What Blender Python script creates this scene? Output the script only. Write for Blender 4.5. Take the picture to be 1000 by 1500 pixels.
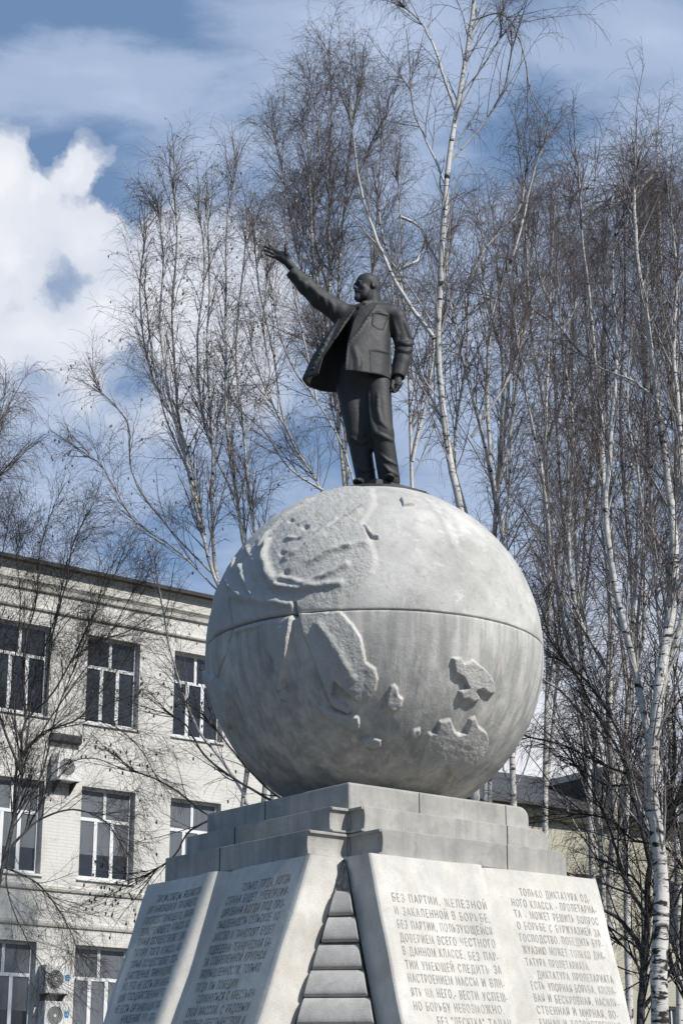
import bpy, math, random
import numpy as np
from mathutils import Vector, Matrix

for o in list(bpy.data.objects):
    bpy.data.objects.remove(o)
scene = bpy.context.scene
COL = scene.collection
rnd = random.Random(7)

# ------------------------------------------------------------------ camera
FPX, PITCH, CAMZ = 2850.0, math.radians(18.2), 1.6
cd = bpy.data.cameras.new("camera")
cam = bpy.data.objects.new("camera", cd)
COL.objects.link(cam)
cam.location = (0, 0, CAMZ)
cam.rotation_euler = (math.pi / 2 + PITCH, 0, 0)
cd.sensor_fit = 'VERTICAL'
cd.sensor_height = 36.0
cd.sensor_width = 24.0
cd.lens = 36.0 * FPX / 1500.0
cd.clip_end = 3000
scene.camera = cam

# ------------------------------------------------------------------ light
SUN = Vector((0.65, -0.44, 0.70)).normalized()
SUN_POWER = 5.0
SKY_STRENGTH = 0.09
scene.view_settings.view_transform = 'Standard'
scene.view_settings.look = 'None'
scene.view_settings.exposure = 0.0
scene.view_settings.gamma = 1.0
sl = bpy.data.lights.new("sun", 'SUN')
sl.energy = SUN_POWER
sl.angle = math.radians(0.5)
sl.color = (1.0, 0.975, 0.935)
so = bpy.data.objects.new("sun", sl)
COL.objects.link(so)
so.rotation_euler = SUN.to_track_quat('Z', 'Y').to_euler()
so.location = (20, -15, 30)


def ray(x, y):
    F = Vector((0, math.cos(PITCH), math.sin(PITCH)))
    U = Vector((0, -math.sin(PITCH), math.cos(PITCH)))
    return F * FPX + Vector((1, 0, 0)) * (x - 500) + U * (750 - y)


def at(x, y, Y):
    """point of the world at distance Y that the photograph shows at pixel x, y"""
    d = ray(x, y)
    return Vector((0, 0, CAMZ)) + d * (Y / d.y)


# ------------------------------------------------------------------ node helpers
class NT:
    def __init__(s, tree):
        s.t = tree
        tree.nodes.clear()

    def n(s, typ, **kw):
        nd = s.t.nodes.new(typ)
        for k, v in kw.items():
            if k.startswith('i_'):
                key = k[2:]
                nd.inputs[int(key) if key.isdigit() else key].default_value = v
            else:
                setattr(nd, k, v)
        return nd

    def l(s, a, ao, b, bi):
        s.t.links.new(a.outputs[ao], b.inputs[bi])

    def math(s, op, a, b=None, c=None, clamp=False):
        nd = s.n('ShaderNodeMath', operation=op, use_clamp=clamp)
        for i, q in enumerate((a, b, c)):
            if q is None:
                continue
            if isinstance(q, (int, float)):
                nd.inputs[i].default_value = q
            else:
                s.t.links.new(q, nd.inputs[i])
        return nd.outputs[0]

    def ramp(s, src, stops, interp='LINEAR'):
        nd = s.n('ShaderNodeValToRGB')
        cr = nd.color_ramp
        cr.interpolation = interp
        while len(cr.elements) < len(stops):
            cr.elements.new(0.5)
        for e, (p, c) in zip(cr.elements, stops):
            e.position = p
            e.color = (c, c, c, 1) if isinstance(c, (int, float)) else (*c, 1)
        s.t.links.new(src, nd.inputs[0])
        return nd.outputs[0]

    def noise(s, vec, scale, detail=4, rough=0.55, dist=0.0):
        nd = s.n('ShaderNodeTexNoise')
        nd.inputs['Scale'].default_value = scale
        nd.inputs['Detail'].default_value = detail
        nd.inputs['Roughness'].default_value = rough
        nd.inputs['Distortion'].default_value = dist
        if vec is not None:
            s.t.links.new(vec, nd.inputs['Vector'])
        return nd.outputs['Fac']

    def mix(s, fac, a, b, mode='MIX'):
        nd = s.n('ShaderNodeMix', data_type='RGBA', blend_type=mode)
        for sock, q in ((nd.inputs[0], fac), (nd.inputs[6], a), (nd.inputs[7], b)):
            if isinstance(q, (int, float)):
                sock.default_value = q
            elif isinstance(q, tuple):
                sock.default_value = (*q, 1)
            else:
                s.t.links.new(q, sock)
        return nd.outputs[2]

    def mapping(s, vec, scale=(1, 1, 1), loc=(0, 0, 0), rot=(0, 0, 0)):
        nd = s.n('ShaderNodeMapping')
        nd.inputs['Scale'].default_value = scale
        nd.inputs['Location'].default_value = loc
        nd.inputs['Rotation'].default_value = rot
        s.t.links.new(vec, nd.inputs['Vector'])
        return nd.outputs[0]


def new_mat(name, rough=0.8, metallic=0.0, spec=0.3):
    m = bpy.data.materials.new(name)
    m.use_nodes = True
    t = NT(m.node_tree)
    out = t.n('ShaderNodeOutputMaterial')
    b = t.n('ShaderNodeBsdfPrincipled')
    b.inputs['Roughness'].default_value = rough
    b.inputs['Metallic'].default_value = metallic
    b.inputs['Specular IOR Level'].default_value = spec
    t.l(b, 0, out, 0)
    t.b = b
    t.m = m
    co = t.n('ShaderNodeTexCoord')
    t.obj = co.outputs['Object']
    t.gen = co.outputs['Generated']
    return t


def set_col(t, c):
    if isinstance(c, tuple):
        t.b.inputs['Base Color'].default_value = (*c, 1)
    else:
        t.t.links.new(c, t.b.inputs['Base Color'])


def bump(t, h, strength=0.5, dist=0.01):
    nd = t.n('ShaderNodeBump')
    nd.inputs['Strength'].default_value = strength
    nd.inputs['Distance'].default_value = dist
    t.t.links.new(h, nd.inputs['Height'])
    t.l(nd, 0, t.b, 'Normal')


# ------------------------------------------------------------------ sky with clouds
def build_world():
    w = bpy.data.worlds.new("World")
    scene.world = w
    w.use_nodes = True
    t = NT(w.node_tree)
    out = t.n('ShaderNodeOutputWorld')
    sky = t.n('ShaderNodeTexSky', sky_type='NISHITA')
    sky.sun_disc = False
    sky.sun_elevation = math.asin(SUN.z)
    sky.sun_rotation = math.atan2(SUN.x, SUN.y)
    sky.altitude = 150
    sky.air_density = 1.0
    sky.dust_density = 1.2
    sky.ozone_density = 1.4
    co = t.n('ShaderNodeTexCoord')
    d = co.outputs['Generated']
    # billow warp of the direction
    wn = t.n('ShaderNodeTexNoise')
    wn.inputs['Scale'].default_value = 13.0
    wn.inputs['Detail'].default_value = 8
    wn.inputs['Roughness'].default_value = 0.62
    t.t.links.new(d, wn.inputs['Vector'])
    sub = t.n('ShaderNodeVectorMath', operation='SUBTRACT')
    t.l(wn, 'Color', sub, 0)
    sub.inputs[1].default_value = (0.5, 0.5, 0.5)
    sc = t.n('ShaderNodeVectorMath', operation='SCALE')
    t.l(sub, 0, sc, 0)
    sc.inputs['Scale'].default_value = 0.055
    add = t.n('ShaderNodeVectorMath', operation='ADD')
    t.t.links.new(d, add.inputs[0])
    t.l(sc, 0, add, 1)
    wd = add.outputs[0]

    def blob(px, py, r, wgt=1.0, stretch=None):
        c = ray(px, py).normalized()
        s_ = t.n('ShaderNodeVectorMath', operation='SUBTRACT')
        t.t.links.new(wd, s_.inputs[0])
        s_.inputs[1].default_value = c
        v = s_.outputs[0]
        if stretch:
            v = t.mapping(v, scale=stretch)
        ln = t.n('ShaderNodeVectorMath', operation='LENGTH')
        t.t.links.new(v, ln.inputs[0])
        q = t.math('DIVIDE', ln.outputs['Value'], r / FPX)
        q = t.math('SUBTRACT', 1.0, q)
        return t.math('MULTIPLY', q, wgt)
    bl = [blob(20, 390, 190), blob(265, 430, 150), blob(-20, 270, 95), blob(112, 262, 66, .9),
          blob(150, 470, 110, .9), blob(-150, 440, 260), blob(335, 450, 135, .9), blob(60, 500, 160, .95), blob(300, 520, 140, .85), blob(375, 410, 95, .8), blob(230, 590, 110, .5), blob(130, 370, 90, .9), blob(60, 300, 60, .8), blob(810, 1130, 230, .7), blob(960, 1000, 200, .45)]
    m = bl[0]
    for b in bl[1:]:
        m = t.math('SMOOTH_MAX', m, b, 0.12)
    hole = t.math('SMOOTH_MAX', blob(80, 420, 85, 1.0), blob(192, 292, 52, 2.0), 0.1)
    for q in (blob(72, 232, 48, 1.5), blob(20, 440, 70, .8), blob(50, 565, 80, .9), blob(215, 560, 70, .6)):
        hole = t.math('SMOOTH_MAX', hole, q, 0.1)
    fine = t.noise(wd, 40, 6, 0.6)
    m = t.math('ADD', m, t.math('MULTIPLY', t.math('SUBTRACT', fine, 0.5), 0.5))
    m = t.math('SUBTRACT', m, t.math('MAXIMUM', t.math('MULTIPLY', hole, 0.55), 0.0))
    dens = t.ramp(m, [(0.0, 0.0), (0.12, 0.22), (0.42, 0.84), (0.9, 1.0)], 'EASE')
    # thin high layer, streaky
    sv = t.mapping(d, scale=(1.0, 0.8, 2.6))
    st = t.noise(sv, 6.5, 7, 0.55, 0.4)
    veil = [blob(200, 150, 330, .8, (1, 1, 3.2)), blob(330, 210, 330, .75, (1, 1, 3.0)), blob(560, 70, 330, 1.0), blob(1000, 90, 330, 1.0),
            blob(820, 40, 250, .6), blob(880, 1050, 620, 1.3), blob(60, 760, 320, .9), blob(640, 560, 330, 0.8), blob(860, 600, 470, 1.0), blob(400, 760, 260, .6)]
    vv = veil[0]
    for b in veil[1:]:
        vv = t.math('SMOOTH_MAX', vv, b, 0.15)
    vv = t.math('ADD', vv, t.math('MULTIPLY', t.math('SUBTRACT', st, 0.5), 2.6))
    vdens = t.ramp(vv, [(0.0, 0.06), (0.55, 0.62), (1.0, 0.85)], 'EASE')
    # the rest of the sky, behind the camera too, has scattered clouds
    skycol = t.mix(1.0, sky.outputs[0], (SKY_STRENGTH,) * 3, 'MULTIPLY')
    skycol = t.mix(1.0, skycol, (0.90, 1.0, 1.12), 'MULTIPLY')
    greyed = t.mix(0.55, skycol, (0.182, 0.325, 0.565))
    c1 = t.mix(vdens, greyed, (0.55, 0.645, 0.84))
    shade = t.noise(wd, 9, 5, 0.5)
    cc = t.mix(t.ramp(shade, [(0.35, 0.0), (0.62, 1.0)]), (0.70, 0.75, 0.86), (0.93, 0.94, 0.98))
    c2 = t.mix(dens, c1, cc)
    bg = t.n('ShaderNodeBackground')
    t.t.links.new(c2, bg.inputs[0])
    bg.inputs[1].default_value = 1.0
    t.l(bg, 0, out, 0)


build_world()


# ------------------------------------------------------------------ object helpers
def tag(o, label=None, cat=None, group=None, kind=None):
    if label:
        o['label'] = label
    if cat:
        o['category'] = cat
    if group:
        o['group'] = group
    if kind:
        o['kind'] = kind
    return o


def empty(name, loc=(0, 0, 0), rz=0.0):
    o = bpy.data.objects.new(name, None)
    o.empty_display_size = 0.3
    COL.objects.link(o)
    o.location = loc
    o.rotation_euler = (0, 0, rz)
    return o


def np_mesh(name, V, F, mat, parent=None, smooth=False, loc=(0, 0, 0), attrs=None):
    """V (n,3); F list of (m,k) int arrays (all quads or tris per array)"""
    me = bpy.data.meshes.new(name)
    V = np.asarray(V, dtype=np.float32)
    F = [np.asarray(f, dtype=np.int32) for f in F if len(f)]
    me.vertices.add(len(V))
    me.vertices.foreach_set('co', V.ravel())
    nl = sum(f.size for f in F)
    npoly = sum(len(f) for f in F)
    me.loops.add(nl)
    me.loops.foreach_set('vertex_index', np.concatenate([f.ravel() for f in F]))
    me.polygons.add(npoly)
    tot = np.concatenate([np.full(len(f), f.shape[1], np.int32) for f in F])
    start = np.concatenate([[0], np.cumsum(tot)[:-1]]).astype(np.int32)
    me.polygons.foreach_set('loop_start', start)
    me.polygons.foreach_set('loop_total', tot)
    if attrs:
        for k, a in attrs.items():
            at_ = me.attributes.new(k, 'FLOAT', 'POINT')
            at_.data.foreach_set('value', np.asarray(a, np.float32).ravel())
    me.update(calc_edges=True)
    me.validate()
    if smooth:
        me.polygons.foreach_set('use_smooth', np.ones(len(me.polygons), bool))
    mats = mat if isinstance(mat, (list, tuple)) else [mat]
    for m in mats:
        me.materials.append(m)
    o = bpy.data.objects.new(name, me)
    COL.objects.link(o)
    if parent:
        o.parent = parent
    o.location = loc
    return o


class MB:
    """collects simple shapes into one mesh"""

    def __init__(s):
        s.v, s.f = [], []

    def add(s, vs, fs):
        b = len(s.v)
        s.v += [tuple(v) for v in vs]
        s.f += [tuple(b + i for i in f) for f in fs]

    def box(s, a, b):
        x0, y0, z0 = a
        x1, y1, z1 = b
        s.add([(x0, y0, z0), (x1, y0, z0), (x1, y1, z0), (x0, y1, z0), (x0, y0, z1), (x1, y0, z1), (x1, y1, z1), (x0, y1, z1)],
              [(0, 3, 2, 1), (4, 5, 6, 7), (0, 1, 5, 4), (1, 2, 6, 5), (2, 3, 7, 6), (3, 0, 4, 7)])

    def prism(s, prof, a, b, axis=1):
        """profile of 2-D points extruded from a to b along the axis"""
        n = len(prof)

        def pt(p, q):
            return (p[0], q, p[1]) if axis == 1 else ((q, p[0], p[1]) if axis == 0 else (p[0], p[1], q))
        vs = [pt(p, a) for p in prof] + [pt(p, b) for p in prof]
        fs = [tuple(range(n))[::-1], tuple(range(n, 2 * n))] + [(i, (i + 1) % n, n + (i + 1) % n, n + i) for i in range(n)]
        s.add(vs, fs)

    def ring(s, c, r0, r1, y0, y1, n=28):
        """annulus in the x-z plane, from depth y0 to y1"""
        vs = []
        for k in range(n):
            a = 2 * math.pi * k / n
            ca, sa = math.cos(a), math.sin(a)
            vs += [(c[0] + r0 * ca, y0, c[1] + r0 * sa), (c[0] + r1 * ca, y0, c[1] + r1 * sa),
                   (c[0] + r1 * ca, y1, c[1] + r1 * sa), (c[0] + r0 * ca, y1, c[1] + r0 * sa)]
        fs = []
        for k in range(n):
            p, q = 4 * k, 4 * ((k + 1) % n)
            for i in range(4):
                j = (i + 1) % 4
                fs.append((p + i, q + i, q + j, p + j))
        s.add(vs, fs)

    def build(s, name, mat, parent=None, bevel=0.0, smooth=False, segs=2):
        me = bpy.data.meshes.new(name)
        me.from_pydata(s.v, [], s.f)
        me.update()
        import bmesh
        bm = bmesh.new()
        bm.from_mesh(me)
        bmesh.ops.recalc_face_normals(bm, faces=bm.faces)
        if bevel:
            es = [e for e in bm.edges if len(e.link_faces) == 2 and e.calc_face_angle(0) > 0.5]
            bmesh.ops.bevel(bm, geom=es, offset=bevel, segments=segs, affect='EDGES', profile=0.5, clamp_overlap=True)
        bm.to_mesh(me)
        bm.free()
        if smooth:
            me.polygons.foreach_set('use_smooth', np.ones(len(me.polygons), bool))
        me.materials.append(mat)
        o = bpy.data.objects.new(name, me)
        COL.objects.link(o)
        if parent:
            o.parent = parent
        return o


# ------------------------------------------------------------------ materials
def stone_mat(name, base, var=0.18, stain=0.5, scale=1.0, streak=0.0, bumpd=0.004, land=False, warm=None):
    t = new_mat(name, rough=0.9, spec=0.15)
    n1 = t.noise(t.obj, 2.2 * scale, 6, 0.6)
    n2 = t.noise(t.obj, 90 * scale, 3, 0.6)
    n3 = t.noise(t.obj, 11 * scale, 6, 0.65, 0.6)
    lo = tuple(c * (1 - 2.0 * var) for c in base)
    hi = tuple(min(.86, c * (1 + 1.1 * var)) for c in base)
    c = t.mix(t.ramp(n1, [(0.3, 0.0), (0.7, 1.0)]), lo, hi)
    c = t.mix(t.math('MULTIPLY', t.ramp(n3, [(0.52, 0.0), (0.72, 1.0)]), stain * .6), c, tuple(q * .55 for q in base))
    if warm:
        n4 = t.noise(t.obj, 3.7 * scale, 5, 0.6, 0.3)
        c = t.mix(t.math('MULTIPLY', t.ramp(n4, [(0.48, 0.0), (0.68, 1.0)]), .55), c, warm)
    if streak:
        sv = t.mapping(t.obj, scale=(9, 9, 0.55))
        ns = t.noise(sv, 1.0, 5, 0.6)
        c = t.mix(t.math('MULTIPLY', t.ramp(ns, [(0.45, 0.0), (0.68, 1.0)]), streak), c, tuple(q * .5 for q in base))
    # speckle of the aggregate
    sp = t.noise(t.obj, 210 * scale, 2, 0.5)
    c = t.mix(t.math('MULTIPLY', t.ramp(sp, [(0.58, 0.0), (0.66, 1.0)]), .6), c, tuple(q * .36 for q in base))
    t.col = c
    h = t.math('ADD', t.math('MULTIPLY', n2, 0.5), t.math('MULTIPLY', n3, 1.0))
    t.h = h
    bump(t, h, 0.8, bumpd)
    set_col(t, c)
    return t


M = {}
M['slab'] = stone_mat('slab_stone', (0.44, 0.423, 0.388), .18, .9, streak=.45, warm=(.47, .445, .39)).m
M['page'] = stone_mat('page_stone', (0.64, 0.61, 0.55), .12, .5, streak=.22, bumpd=.003, warm=(.56, .52, .44)).m
M['page_edge'] = stone_mat('page_edge_stone', (0.60, 0.575, 0.52), .14, .5, bumpd=.004, warm=(.50, .43, .35)).m
M['course'] = stone_mat('course_stone', (0.42, 0.405, 0.38), .16, .6, scale=1.6, bumpd=.005).m
M['mortar'] = stone_mat('mortar', (0.30, 0.285, 0.265), .3, .8, scale=2.5, bumpd=.03).m
M['paving'] = stone_mat('paving', (0.11, 0.108, 0.105), .15, .4).m


def globe_mat(lower):
    t = stone_mat('globe_stone_lower' if lower else 'globe_stone_upper', (0.575, 0.56, 0.515) if lower else (0.515, 0.50, 0.462),
                  .17, .8, streak=0.0, bumpd=.005)
    c = t.col
    at_ = t.n('ShaderNodeAttribute', attribute_name='land')
    land = at_.outputs['Fac']
    if lower:
        # rain streaks running down from the joint
        sv = t.mapping(t.obj, scale=(7.5, 7.5, 0.42))
        ns = t.noise(sv, 1.0, 6, 0.62, 0.3)
        c = t.mix(t.math('MULTIPLY', t.ramp(ns, [(0.42, 0.0), (0.64, 1.0)]), .72), c, (0.26, 0.252, 0.235))
        ns2 = t.noise(t.mapping(t.obj, scale=(11, 11, 0.7), loc=(3, 1, 7)), 1.0, 5, 0.6)
        c = t.mix(t.math('MULTIPLY', t.ramp(ns2, [(0.52, 0.0), (0.66, 1.0)]), .65), c, (0.66, 0.605, 0.55))
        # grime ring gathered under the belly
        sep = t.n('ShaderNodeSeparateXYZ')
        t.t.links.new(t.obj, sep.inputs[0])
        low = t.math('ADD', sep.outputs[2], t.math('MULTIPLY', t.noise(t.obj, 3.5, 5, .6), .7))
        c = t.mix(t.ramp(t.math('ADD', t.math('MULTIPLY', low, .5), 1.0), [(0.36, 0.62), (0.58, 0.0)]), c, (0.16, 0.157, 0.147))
    else:
        # pale repair patches
        npch = t.noise(t.mapping(t.obj, scale=(1, 1, 1.5), loc=(2.3, 0, 1)), 4.2, 9, 0.68, 0.5)
        sep = t.n('ShaderNodeSeparateXYZ')
        t.t.links.new(t.obj, sep.inputs[0])
        right = t.ramp(t.math('ADD', t.math('MULTIPLY', sep.outputs[0], 0.5), 0.5), [(0.45, 0.0), (0.6, 1.0)])
        c = t.mix(t.math('MULTIPLY', t.math('MULTIPLY', t.ramp(npch, [(0.57, 0.0), (0.68, 1.0)]), right), .75), c, (0.66, 0.65, 0.63))
    lc = t.mix(t.noise(t.obj, 26, 5, .65), (0.42, 0.41, 0.38), (0.66, 0.645, 0.605))
    c = t.mix(t.math('MULTIPLY', land, 0.6), c, lc)
    set_col(t, c)
    rough_h = t.math('MULTIPLY', t.math('MULTIPLY', t.noise(t.obj, 42, 5, 0.7), land), 3.2)
    bump(t, t.math('ADD', t.h, rough_h), 0.85, 0.006)
    return t.m


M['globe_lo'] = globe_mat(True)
M['globe_up'] = globe_mat(False)
t = new_mat('joint_dark', rough=.95)
set_col(t, (0.03, 0.03, 0.03))
M['dark'] = t.m

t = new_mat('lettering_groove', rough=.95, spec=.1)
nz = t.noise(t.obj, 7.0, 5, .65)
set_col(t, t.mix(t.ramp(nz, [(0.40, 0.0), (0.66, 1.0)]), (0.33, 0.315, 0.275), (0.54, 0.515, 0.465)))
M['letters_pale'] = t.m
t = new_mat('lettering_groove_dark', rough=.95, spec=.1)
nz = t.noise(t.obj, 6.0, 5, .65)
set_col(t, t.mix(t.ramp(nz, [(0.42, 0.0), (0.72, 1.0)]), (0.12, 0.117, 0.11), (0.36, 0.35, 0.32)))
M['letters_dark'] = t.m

t = new_mat('bronze', rough=.55, metallic=.25, spec=.35)
nz = t.noise(t.obj, 5, 6, .65)
nf = t.noise(t.obj, 60, 4, .6)
set_col(t, t.mix(t.ramp(nz, [(0.3, 0.0), (0.7, 1.0)]), (0.034, 0.034, 0.035), (0.060, 0.059, 0.058)))
t.t.links.new(t.ramp(nz, [(0.3, 0.52), (0.7, 0.70)]), t.b.inputs['Roughness'])
bump(t, t.math('ADD', nf, t.math('MULTIPLY', t.noise(t.obj, 17, 5, .6), 2.0)), .5, .004)
M['bronze'] = t.m


def bark_mat(name, white=(0.66, 0.63, 0.58), thin=(0.085, 0.070, 0.070), r_lo=0.007, r_hi=0.018):
    t = new_mat(name, rough=.85, spec=.15)
    a = t.n('ShaderNodeAttribute', attribute_name='rad')
    rad = a.outputs['Fac']
    w = t.ramp(t.math('DIVIDE', rad, 0.2), [(r_lo / .2, 0.0), (r_hi / .2, 1.0)])
    # dark lenticels and scars lying across the stem
    v = t.mapping(t.obj, scale=(4, 4, 17))
    n1 = t.noise(v, 1.0, 5, .6, .5)
    n2 = t.noise(t.obj, 2.3, 5, .6)
    thick = t.ramp(t.math('DIVIDE', rad, 0.2), [(0.16, 0.0), (0.55, 1.0)])
    big = t.noise(t.mapping(t.obj, scale=(2.6, 2.6, 4.5), loc=(5, 2, 1)), 1.0, 5, .65, .8)
    thr = t.math('ADD', n1, t.math('MULTIPLY', thick, 0.06))
    thr = t.math('MAXIMUM', thr, t.math('ADD', t.math('SUBTRACT', big, .015), t.math('MULTIPLY', thick, .06)))
    marks = t.ramp(thr, [(0.585, 0.0), (0.64, 1.0)])
    c = t.mix(t.ramp(n2, [(0.3, 0.0), (0.7, 1.0)]), tuple(q * .72 for q in white), white)
    c = t.mix(marks, c, (0.035, 0.032, 0.03))
    c = t.mix(w, thin, c)
    set_col(t, c)
    bump(t, n1, .6, .01)
    return t.m


M['birch'] = bark_mat('birch_bark')
M['twig'] = bark_mat('birch_twig', white=(0.50, 0.47, 0.44), thin=(0.150, 0.125, 0.118), r_lo=.0055, r_hi=.013)
M['dark_bark'] = bark_mat('shrub_bark', white=(0.13, 0.12, 0.115), thin=(0.060, 0.054, 0.052))
M['dark_limb'] = bark_mat('dark_limb_bark', white=(0.085, 0.08, 0.078), thin=(0.045, 0.042, 0.042))


def plaster_mat(name, base, dirt):
    t = new_mat(name, rough=.95, spec=.1)
    n1 = t.noise(t.obj, 0.9, 6, .6)
    n2 = t.noise(t.obj, 9, 6, .65)
    n3 = t.noise(t.mapping(t.obj, scale=(6, 6, .5)), 1.0, 5, .6)
    c = t.mix(t.ramp(n1, [(0.3, 0.0), (0.7, 1.0)]), tuple(q * .86 for q in base), base)
    c = t.mix(t.math('MULTIPLY', t.ramp(n2, [(0.6, 0.0), (0.75, 1.0)]), .5), c, dirt)
    c = t.mix(t.math('MULTIPLY', t.ramp(n3, [(0.5, 0.0), (0.75, 1.0)]), .35), c, tuple(q * 1.3 for q in dirt))
    bk = t.n('ShaderNodeTexBrick')
    t.t.links.new(t.mapping(t.obj, rot=(math.pi / 2, 0, 0)), bk.inputs['Vector'])
    for kk, vv in (('Scale', 1.0), ('Mortar Size', .012), ('Mortar Smooth', .3), ('Brick Width', .26), ('Row Height', .077)):
        bk.inputs[kk].default_value = vv
    c = t.mix(t.math('MULTIPLY', bk.outputs['Fac'], .13), c, tuple(q * .55 for q in base))
    n5 = t.noise(t.obj, 2.1, 7, .7, .5)
    c = t.mix(t.math('MULTIPLY', t.ramp(n5, [(0.57, 0.0), (0.70, 1.0)]), .55), c, dirt)
    set_col(t, c)
    bump(t, t.math('SUBTRACT', t.noise(t.obj, 30, 5, .65), bk.outputs['Fac']), .4, .008)
    return t.m


M['plaster'] = plaster_mat('plaster', (0.67, 0.65, 0.60), (0.36, 0.32, 0.27))
M['plaster_trim'] = plaster_mat('plaster_trim', (0.62, 0.60, 0.54), (0.36, 0.32, 0.26))
M['plaster_yellow'] = plaster_mat('plaster_yellow', (0.46, 0.43, 0.34), (0.30, 0.26, 0.18))
t = new_mat('roof_metal', rough=.6, spec=.3)
set_col(t, t.mix(t.noise(t.obj, 1.5, 5, .6), (0.045, 0.042, 0.042), (0.10, 0.095, 0.09)))
M['roof'] = t.m
t = new_mat('window_frame_white', rough=.5, spec=.3)
set_col(t, t.mix(t.noise(t.obj, 4, 4, .6), (0.62, 0.62, 0.61), (0.78, 0.78, 0.77)))
M['white'] = t.m
t = new_mat('window_glass', rough=.06, spec=.8)
set_col(t, t.mix(t.noise(t.obj, .8, 3, .6), (0.012, 0.013, 0.015), (0.035, 0.037, 0.042)))
M['glass'] = t.m
t = new_mat('sky_reflection', rough=.35, spec=.6)  # grey-blue colour standing in for sky mirrored in the panes
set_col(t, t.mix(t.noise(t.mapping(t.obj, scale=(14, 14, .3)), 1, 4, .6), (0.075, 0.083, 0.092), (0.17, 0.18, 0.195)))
M['reflection_sheet'] = t.m
t = new_mat('conditioner_metal', rough=.5, spec=.3)
set_col(t, t.mix(t.noise(t.obj, 6, 5, .6), (0.58, 0.57, 0.54), (0.74, 0.73, 0.70)))
M['ac'] = t.m
t = new_mat('fan_grille', rough=.5, spec=.3)
set_col(t, t.mix(t.noise(t.obj, 6, 3, .6), (0.08, 0.08, 0.08), (0.13, 0.13, 0.13)))
M['grille'] = t.m
t = new_mat('blue_badge', rough=.5)
set_col(t, t.mix(t.noise(t.obj, 5, 2, .5), (0.03, 0.19, 0.42), (0.05, 0.25, 0.50)))
M['blue'] = t.m
t = new_mat('steel_dark', rough=.6, metallic=.3)
set_col(t, t.mix(t.noise(t.obj, 9, 3, .6), (0.03, 0.03, 0.03), (0.07, 0.07, 0.07)))
M['steel'] = t.m
t = new_mat('soil', rough=1.0, spec=.05)
set_col(t, t.mix(t.noise(t.obj, .6, 8, .65), (0.05, 0.045, 0.035), (0.12, 0.11, 0.09)))
bump(t, t.noise(t.obj, 3, 8, .7), .7, .05)
M['soil'] = t.m

# ------------------------------------------------------------------ ground
g = MB()
g.box((-600, -300, -0.5), (600, 900, 0.0))
tag(g.build('ground', M['soil']), kind='structure')
g = MB()
g.box((-9, -8, -0.1), (11, 22, 0.004))
tag(g.build('plaza_paving', M['paving']), kind='structure')

# ------------------------------------------------------------------ monument: pedestal of stone books
AZ = math.radians(51.5)
K = at(510.5, 1145, 15.5)                       # nearest corner of the upper slab
Z0, Z1, Z2, Z3 = K.z, 4.205, 4.0, 3.79          # tops / beds of the three tiers
S = 1.99
ROT = math.pi / 2 - AZ
ped = empty('stone_pedestal', (K.x, K.y, 0), ROT)   # local x runs along the sunlit side, local y along the shaded side
tag(ped, 'pale stone pedestal of tilted open books carved with text under stacked closed books', 'pedestal')
mw = Matrix.Translation((K.x, K.y, 0)) @ Matrix.Rotation(ROT, 4, 'Z')


def rim(x0, x1, z0, z1, r, square=False):
    """rectangle in x-z with a round spine at the x1 end and a hollow fore-edge at x0"""
    p = []
    h = z1 - z0
    n = 7
    hol = 0.35 * (z1 - z0) * 0.28
    for k in range(n + 1):                      # fore-edge, top to bottom, hollowed
        f = k / n
        p.append((x0 + hol * math.sin(math.pi * f) ** .8 * (1 if 0 < k < n else 0), z1 - h * f))
    if square:
        return p + [(x1, z0), (x1, z1)]
    p.append((x1 - r * .45, z0))
    for k in range(1, 8):
        a = math.pi / 2 * k / 7
        p.append((x1 - r * .45 + r * .45 * math.sin(a), z0 + r * .6 * (1 - math.cos(a))))
    for k in range(0, 8):
        a = math.pi / 2 * k / 7
        p.append((x1 - r * (1 - math.cos(a)), z1 - r * (1 - math.sin(a))))
    return p


m_ = MB()
m_.prism([(0, 4.0), (S, 4.0)] + [(S - .10 + .10 * math.sin(a), Z0 - .10 + .10 * math.cos(a)) for a in np.linspace(math.pi / 2, 0, 9)] + [(0, Z0)], 0, S, axis=1)
ts_ = m_.build('top_slab', M['slab'], ped, bevel=.02)
for (x, y, w_, d_) in ((.74, -.0025, .008, .01), (1.71, -.0025, .007, .01), (-.0025, 1.12, .01, .008)):
    m_ = MB()
    m_.box((x, y, 4.21), (x + w_, y + d_, Z0 - .012))
    m_.build('joint', M['dark'], ts_)
m_ = MB()
m_.box((0.003, 0.003, 0.6), (S - .003, S - .003, 3.999))
m_.build('core', M['course'], ped)


def frame_of(side):
    """maps (along, out, z) of a side into pedestal coordinates"""
    if side == 0:
        return lambda a, o, z: (a, -o, z)
    if side == 1:
        return lambda a, o, z: (-o, a, z)
    if side == 2:
        return lambda a, o, z: (S - a, S + o, z)
    return lambda a, o, z: (S + o, S - a, z)


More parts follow.
